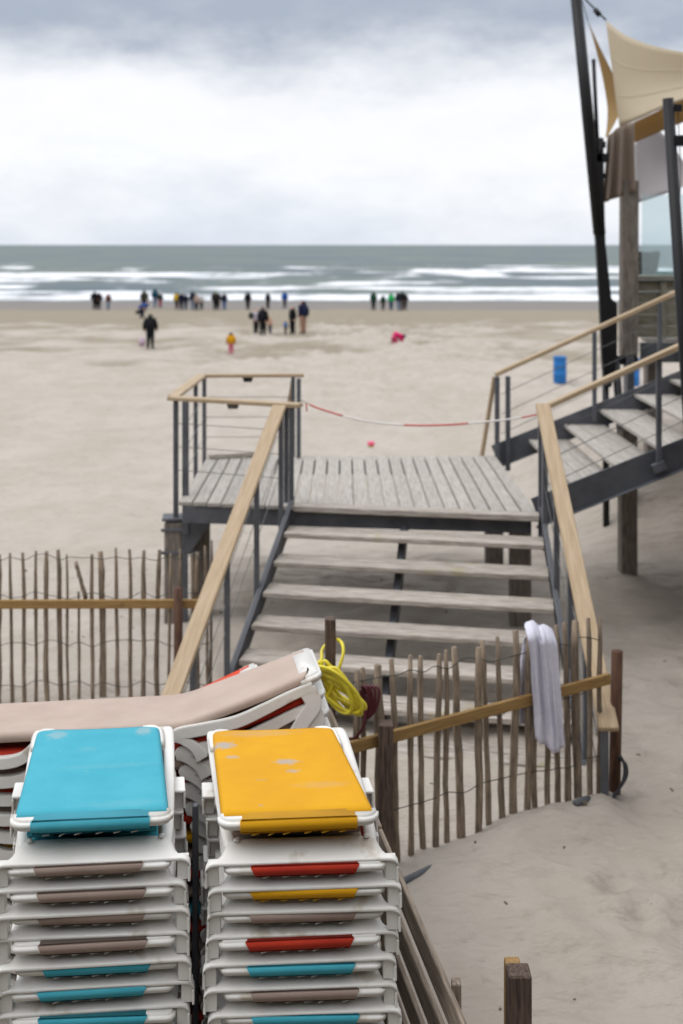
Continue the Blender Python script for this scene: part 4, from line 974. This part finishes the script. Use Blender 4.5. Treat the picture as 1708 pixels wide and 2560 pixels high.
rg = thing('rigging', 'black sail cable with turnbuckle at the top of the leaning mast', 'rigging', P(1431, -20, 14.9))
tube('cable', [P(1438, -30, 14.9), P(1470, 5, 14.8), P(1515, 50, 14.6)], .012, black, rg, 6); pole('turnbuckle', P(1488, 24, 14.72), P(1499, 38, 14.68), .036, black, rg)
tube('stay_wire', [P(1447, -20, 15), P(1468, 160, 15.05), P(1490, 345, 15.1)], .004, black, rg, 5); tube('stay_wire', [P(1452, -10, 15.1), P(1470, 52, 15.2)], .006, black, rg, 5)

# ------------------------------------------------------------------ people
PC = {}
def cloth(c):
    k = 'cloth_%d_%d_%d' % c
    return mat(k, lin(*c), .85, lin(*[max(0, v - 14) for v in c]), 14, spec=.2)
skin_m = mat('skin', lin(205, 160, 138), .6, spec=.3)
def person(px, feet, top, label, coat, legs, hair=(46, 38, 34), turn=0.0, group='people on the beach', pose='stand', d=None, seed=0, wide=1.0, bare=False, hood=None):
    z_h = None
    # distance from the ground under the feet
    if d is None:
        d = 60.0
        for _ in range(60):
            b = P(px, feet, d); g = gz(b.x, b.y); nd = (CH - g) * F / (feet - HZ); d += (nd - d) * .5
    b = P(px, feet, d); ht = max(.8, min(1.92, (feet - top) * d / F)); rn = random.Random(seed * 31 + int(px))
    s = ht / 1.66; child = ht < 1.35
    sw = rn.uniform(-.5, 1) * .05
    hs = 1.28 if child else 1.0
    V = {}
    def v(k, x, y, z, r): V[k] = (Vector((x, y, z)), r)
    w = wide * (1.35 if child else 1.33)
    v('pel', 0, 0, .95, .135 * w); v('spi', 0, .005, 1.12, .13 * w); v('che', 0, .0, 1.30, .148 * w); v('nec', 0, .01, 1.48, .06); v('hea', 0, -.01, 1.575, .09 * hs); v('hto', 0, -.005, 1.655 + .02 * (hs - 1), .078 * hs)
    for sgn, n in ((1, 'r'), (-1, 'l')):
        ay = rn.uniform(-.10, .06); ex = rn.uniform(.0, .05)
        wq = 1 + (w - 1) * .4; v('sh' + n, sgn * .165 * wq, .0, 1.40, .072); v('el' + n, sgn * (.225 * wq + ex), ay * .4 + .02, 1.12, .055); v('wr' + n, sgn * (.215 * wq + ex), ay - .04, .90, .04); v('ha' + n, sgn * (.205 * wq + ex), ay - .06, .82, .038)
        stp = sgn * rn.uniform(.02, .12) if pose == 'walk' else sgn * sw
        v('hi' + n, sgn * .085, 0, .90, .10); v('kn' + n, sgn * .095, stp * .7 - .015, .49, .066); v('an' + n, sgn * .10, stp + .02, .09, .048); v('to' + n, sgn * .12, stp - .12, .045, .04)
    if pose == 'bend':
        for k in ('spi', 'che', 'nec', 'hea', 'hto', 'shr', 'elr', 'wrr', 'har', 'shl', 'ell', 'wrl', 'hal'):
            p, r = V[k]; q = p - Vector((0, 0, .95)); a = R(48); V[k] = (Vector((q.x + q.z * math.sin(a) * .9, q.y, .95 + q.z * math.cos(a))), r)
    if pose == 'crouch':       # kneeling, bent over to the right
        tgt = {'pel': (-.18, 0, .42), 'spi': (-.05, 0, .55), 'che': (.12, 0, .56), 'nec': (.28, 0, .50), 'hea': (.36, 0, .46), 'hto': (.43, 0, .42), 'shr': (.14, -.14, .52), 'shl': (.14, .14, .52), 'elr': (.22, -.18, .30), 'ell': (.22, .18, .30), 'wrr': (.33, -.12, .12), 'wrl': (.33, .12, .12), 'har': (.38, -.1, .06), 'hal': (.38, .1, .06),
               'hir': (-.17, -.1, .40), 'hil': (-.17, .1, .40), 'knr': (.05, -.12, .10), 'knl': (.05, .12, .10), 'anr': (-.28, -.12, .07), 'anl': (-.28, .12, .07), 'tor': (-.40, -.12, .05), 'tol': (-.40, .12, .05)}
        for k, q in tgt.items(): V[k] = (Vector(q), V[k][1])
        s = .98
    E = [('pel', 'spi'), ('spi', 'che'), ('che', 'nec'), ('nec', 'hea'), ('hea', 'hto')]
    for n in 'rl': E += [('che', 'sh' + n), ('sh' + n, 'el' + n), ('el' + n, 'wr' + n), ('wr' + n, 'ha' + n), ('pel', 'hi' + n), ('hi' + n, 'kn' + n), ('kn' + n, 'an' + n), ('an' + n, 'to' + n)]
    K = list(V); me = bpy.data.meshes.new('person'); me.from_pydata([V[k][0] for k in K], [(K.index(a), K.index(b_)) for a, b_ in E], [])
    o = bpy.data.objects.new('tmp', me); COL.objects.link(o)
    md = o.modifiers.new('skin', 'SKIN'); md.use_smooth_shade = True
    if not me.skin_vertices: me.skin_vertices.new()
    for i, k in enumerate(K):
        sv = me.skin_vertices[0].data[i]; sv.radius = (1.45 * V[k][1], 1.45 * V[k][1] * (.9 if k in ('pel', 'spi', 'che') else 1)); sv.use_root = (k == 'pel')
    sb = o.modifiers.new('sub', 'SUBSURF'); sb.levels = 1; sb.render_levels = 1
    dg = bpy.context.evaluated_depsgraph_get(); m2_ = bpy.data.meshes.new_from_object(o.evaluated_get(dg)); bpy.data.objects.remove(o)
    m2_.materials.clear()
    for mm in (cloth(coat), cloth(legs) if not bare else skin_m, skin_m, cloth(hood or hair), cloth((38, 36, 36))): m2_.materials.append(mm)
    segs = [(V[a][0], V[b_][0], a, b_) for a, b_ in E]
    for f in m2_.polygons:
        c = f.center; best = None
        for A_, B_, a, b_ in segs:
            t = max(0, min(1, (c - A_).dot(B_ - A_) / max(1e-6, (B_ - A_).length_squared))); dd = (c - A_.lerp(B_, t)).length
            if best is None or dd < best[0]: best = (dd, a, b_, t)
        _, a, b_, t = best; mi = 0
        if b_[:2] == 'ha': mi = 2
        elif b_ in ('hea', 'hto') or a == 'hea':
            mi = 3 if (hood or c.y > V['hea'][0].y - .02 or c.z > V['hto'][0].z) else 2
        elif b_[:2] == 'kn' : mi = 1 if (t > .12 or not bare) else 1
        elif b_[:2] == 'an': mi = 1
        elif b_[:2] == 'to': mi = 4
        elif b_[:2] == 'hi' and c.z < .84: mi = 1
        f.material_index = mi; f.use_smooth = True
    zmin = min(v_.co.z for v_ in m2_.vertices); m2_.transform(Matrix.Translation((0, 0, -zmin)))
    po = bpy.data.objects.new('person', m2_); COL.objects.link(po); po.location = (b.x, b.y, gz(b.x, b.y) - .01); po.scale = (s, s, s); po.rotation_euler = (0, 0, turn)
    tag(po, label, 'person', group); return po
PI = math.pi; AW = PI   # facing the sea
NAVY, BLK, DK, JEAN, LJ = (34, 40, 62), (28, 28, 32), (44, 40, 44), (62, 82, 112), (140, 154, 176)
g1 = 'people standing by the waterline'
person(237, 774, 728, 'person in black coat, leftmost by the waterline', BLK, BLK, turn=AW, group=g1, wide=1.25)
person(247.5, 774, 731, 'person in dark plum coat next to the leftmost one', (56, 38, 46), DK, turn=AW + .3, group=g1, wide=1.2)
person(271, 774, 733.5, 'person in brown jacket and light jeans near the left pair', (112, 74, 58), LJ, (120, 90, 60), turn=.6, group=g1)
person(361, 777, 725, 'person in dark coat with yellow scarf behind the blue jacket', (66, 66, 50), DK, turn=AW, group=g1)
person(355, 794, 742, 'person in blue jacket bending over left of the walker', (58, 92, 158), NAVY, turn=.2, pose='bend', group=g1, wide=1.15)
person(388, 768, 722, 'person in teal top beside the red trousers', (30, 84, 104), LJ, turn=AW, group=g1)
person(401, 769, 732, 'person in dark top and red trousers by the waterline', (48, 58, 58), (176, 66, 84), turn=.5, group=g1)
person(442, 773, 731, 'person in yellow jacket at the left of the large group', (226, 186, 50), (86, 60, 54), turn=AW, group=g1)
person(453.5, 775, 731, 'person in navy coat beside the yellow jacket', NAVY, NAVY, (190, 180, 170), turn=AW, group=g1, wide=1.15)
person(465, 774, 735, 'person in navy jacket and blue jeans within the large group', (36, 44, 70), JEAN, turn=AW - .3, group=g1)
person(482, 775, 728, 'taller person in dark top and pale jeans within the large group', (44, 50, 66), LJ, turn=AW, group=g1)
person(492, 776, 736, 'person in pale jacket and black trousers within the large group', (190, 168, 156), BLK, turn=.4, group=g1)
person(504, 775, 738, 'person in white coat at the right of the large group', (212, 208, 206), (70, 74, 78), (190, 180, 170), turn=AW, group=g1)
person(538, 775, 729, 'person in long dark coat of the pair right of the large group', (44, 42, 40), BLK, (130, 120, 60), turn=AW, group=g1, wide=1.3)
person(545, 774, 732, 'person in black coat half hidden by the long dark coat', BLK, BLK, turn=AW, group=g1, wide=1.15)
person(561, 775, 733, 'person in navy top and jeans right of the dark coats', NAVY, (84, 118, 168), (150, 120, 90), turn=AW, group=g1)
person(620, 775, 730, 'lone person in black above the group with children', BLK, BLK, turn=AW, group=g1, wide=1.1)
person(670, 772, 731, 'person in black looking at the sea behind the families', BLK, (40, 44, 46), turn=PI * .8, group=g1)
person(712, 770, 729, 'person in bright blue coat by the waterline', (40, 96, 176), (92, 82, 104), turn=AW, group=g1, wide=1.15)
person(934, 776, 729, 'person in dark green top, leftmost of the right group', (40, 84, 62), (44, 50, 52), turn=AW, group=g1)
person(958, 776, 738, 'shorter person in dark olive clothes in the right group', (46, 74, 58), (62, 62, 58), turn=AW, group=g1)
person(978, 776, 732, 'person in bright green top and blue jeans in the right group', (52, 196, 112), (58, 86, 122), turn=AW, group=g1)
person(997, 777, 730, 'person in dark jacket and light jeans beside the green top', (38, 42, 52), (132, 146, 166), turn=AW, group=g1, wide=1.1)
person(1006, 777, 728, 'person in black jacket and brown trousers in the right group', BLK, (110, 96, 84), turn=AW + .4, group=g1, wide=1.1)
person(1013, 776, 733, 'rightmost person in dark coat by the waterline', (40, 44, 50), (56, 60, 62), turn=AW, group=g1)
g2 = 'families on the upper beach'
person(640, 834, 770, 'person in white top and black trousers left in the family group', (206, 196, 206), BLK, (150, 120, 90), turn=PI / 2 - .6, group=g2)
person(657.5, 838, 761, 'person all in black beside the white top', BLK, BLK, (80, 60, 50), turn=PI - .4, group=g2, wide=1.1)
person(675.5, 836, 790, 'child in peach top and dark blue trousers', (214, 178, 152), (44, 58, 88), (200, 170, 130), turn=-PI / 2 + .6, group=g2)
person(714, 836, 800, 'small child in light blue jacket and dark trousers', (110, 144, 196), (40, 42, 50), turn=PI / 2 - .6, group=g2)
person(731.5, 836, 766, 'person all in black right of the small child', BLK, BLK, (90, 70, 56), turn=-PI / 2 + .6, group=g2)
pm = person(758, 837, 753, 'person in navy jacket with backpack and bare legs', (32, 40, 70), (176, 142, 122), turn=-PI / 2 - .7, group=g2, wide=1.1)
pw = person(376, 872, 784, 'person in black hooded jacket walking towards the water', BLK, (32, 36, 38), turn=AW, group='people walking', pose='walk', wide=1.2, hood=(40, 58, 52))
person(578, 888, 830, 'child in yellow coat and pink leggings standing alone', (224, 164, 24), (226, 130, 150), (30, 26, 26), turn=PI, group='people walking', wide=1.15)
person(993, 865, 825, 'child in bright pink digging in the sand pit', (226, 34, 110), (222, 90, 128), (34, 30, 30), group='people walking', pose='crouch', turn=0.15, hood=(34, 30, 30))
# what they carry
def bag(px, py, d, sz, c, label, name='bag'):
    p = P(px, py, d); m = cloth(c)
    me = prism([(-.5, 0), (.5, 0), (.56, .6), (.4, 1), (-.4, 1), (-.56, .6)], .45, bev=.12); me.transform(Matrix.Diagonal((sz[0], sz[0], sz[1], 1)))
    o = link(name, me, m, None, loc=p, sm=True); tag(o, label, 'bag'); return o
bag(355, 866, pw.location.y, (.28, .42), (216, 190, 206), 'pale pink bag hanging from the walker\'s left hand')
bag(767, 790, pm.location.y + .0, (.26, .5), (24, 28, 52), 'dark navy backpack on the bare-legged person', 'backpack')
bag(628, 797, 61.0, (.26, .36), (44, 62, 54), 'dark green shoulder bag of the person in white top', 'shoulder_bag')
bag(347, 786, 93.0, (.5, .34), (30, 30, 36), 'black holdall beside the bending person in blue', 'holdall')

# ------------------------------------------------------------------ bits lying on the sand
vs = []; fs = []; rn = random.Random(77)
for _ in range(150):
    y = rn.uniform(5.0, 14); x = rn.uniform(-.3, .36) * y
    if x < .5 and y < 7.2: continue
    z = gz(x, y); a = rn.uniform(0, 6.28); l_, w_, h_ = rn.uniform(.005, .02), rn.uniform(.004, .009), rn.uniform(.003, .008); n0 = len(vs)
    for zz in (-.02, h_):
        for u, v in ((-1, -1), (1, -.7), (.8, 1), (-.9, .6)): vs.append((x + (u * l_ * math.cos(a) - v * w_ * math.sin(a)), y + (u * l_ * math.sin(a) + v * w_ * math.cos(a)), z + zz))
    for f in ((4, 5, 6, 7), (0, 1, 5, 4), (1, 2, 6, 5), (2, 3, 7, 6), (3, 0, 4, 7)): fs.append(tuple(n0 + i for i in f))
o = link('beach_debris', raw(vs, fs), mat('debris', lin(96, 84, 70), .9, lin(140, 130, 116), 3, var=.2)); o['kind'] = 'stuff'; tag(o, 'scattered bits of driftwood and shell on the sand', 'debris')
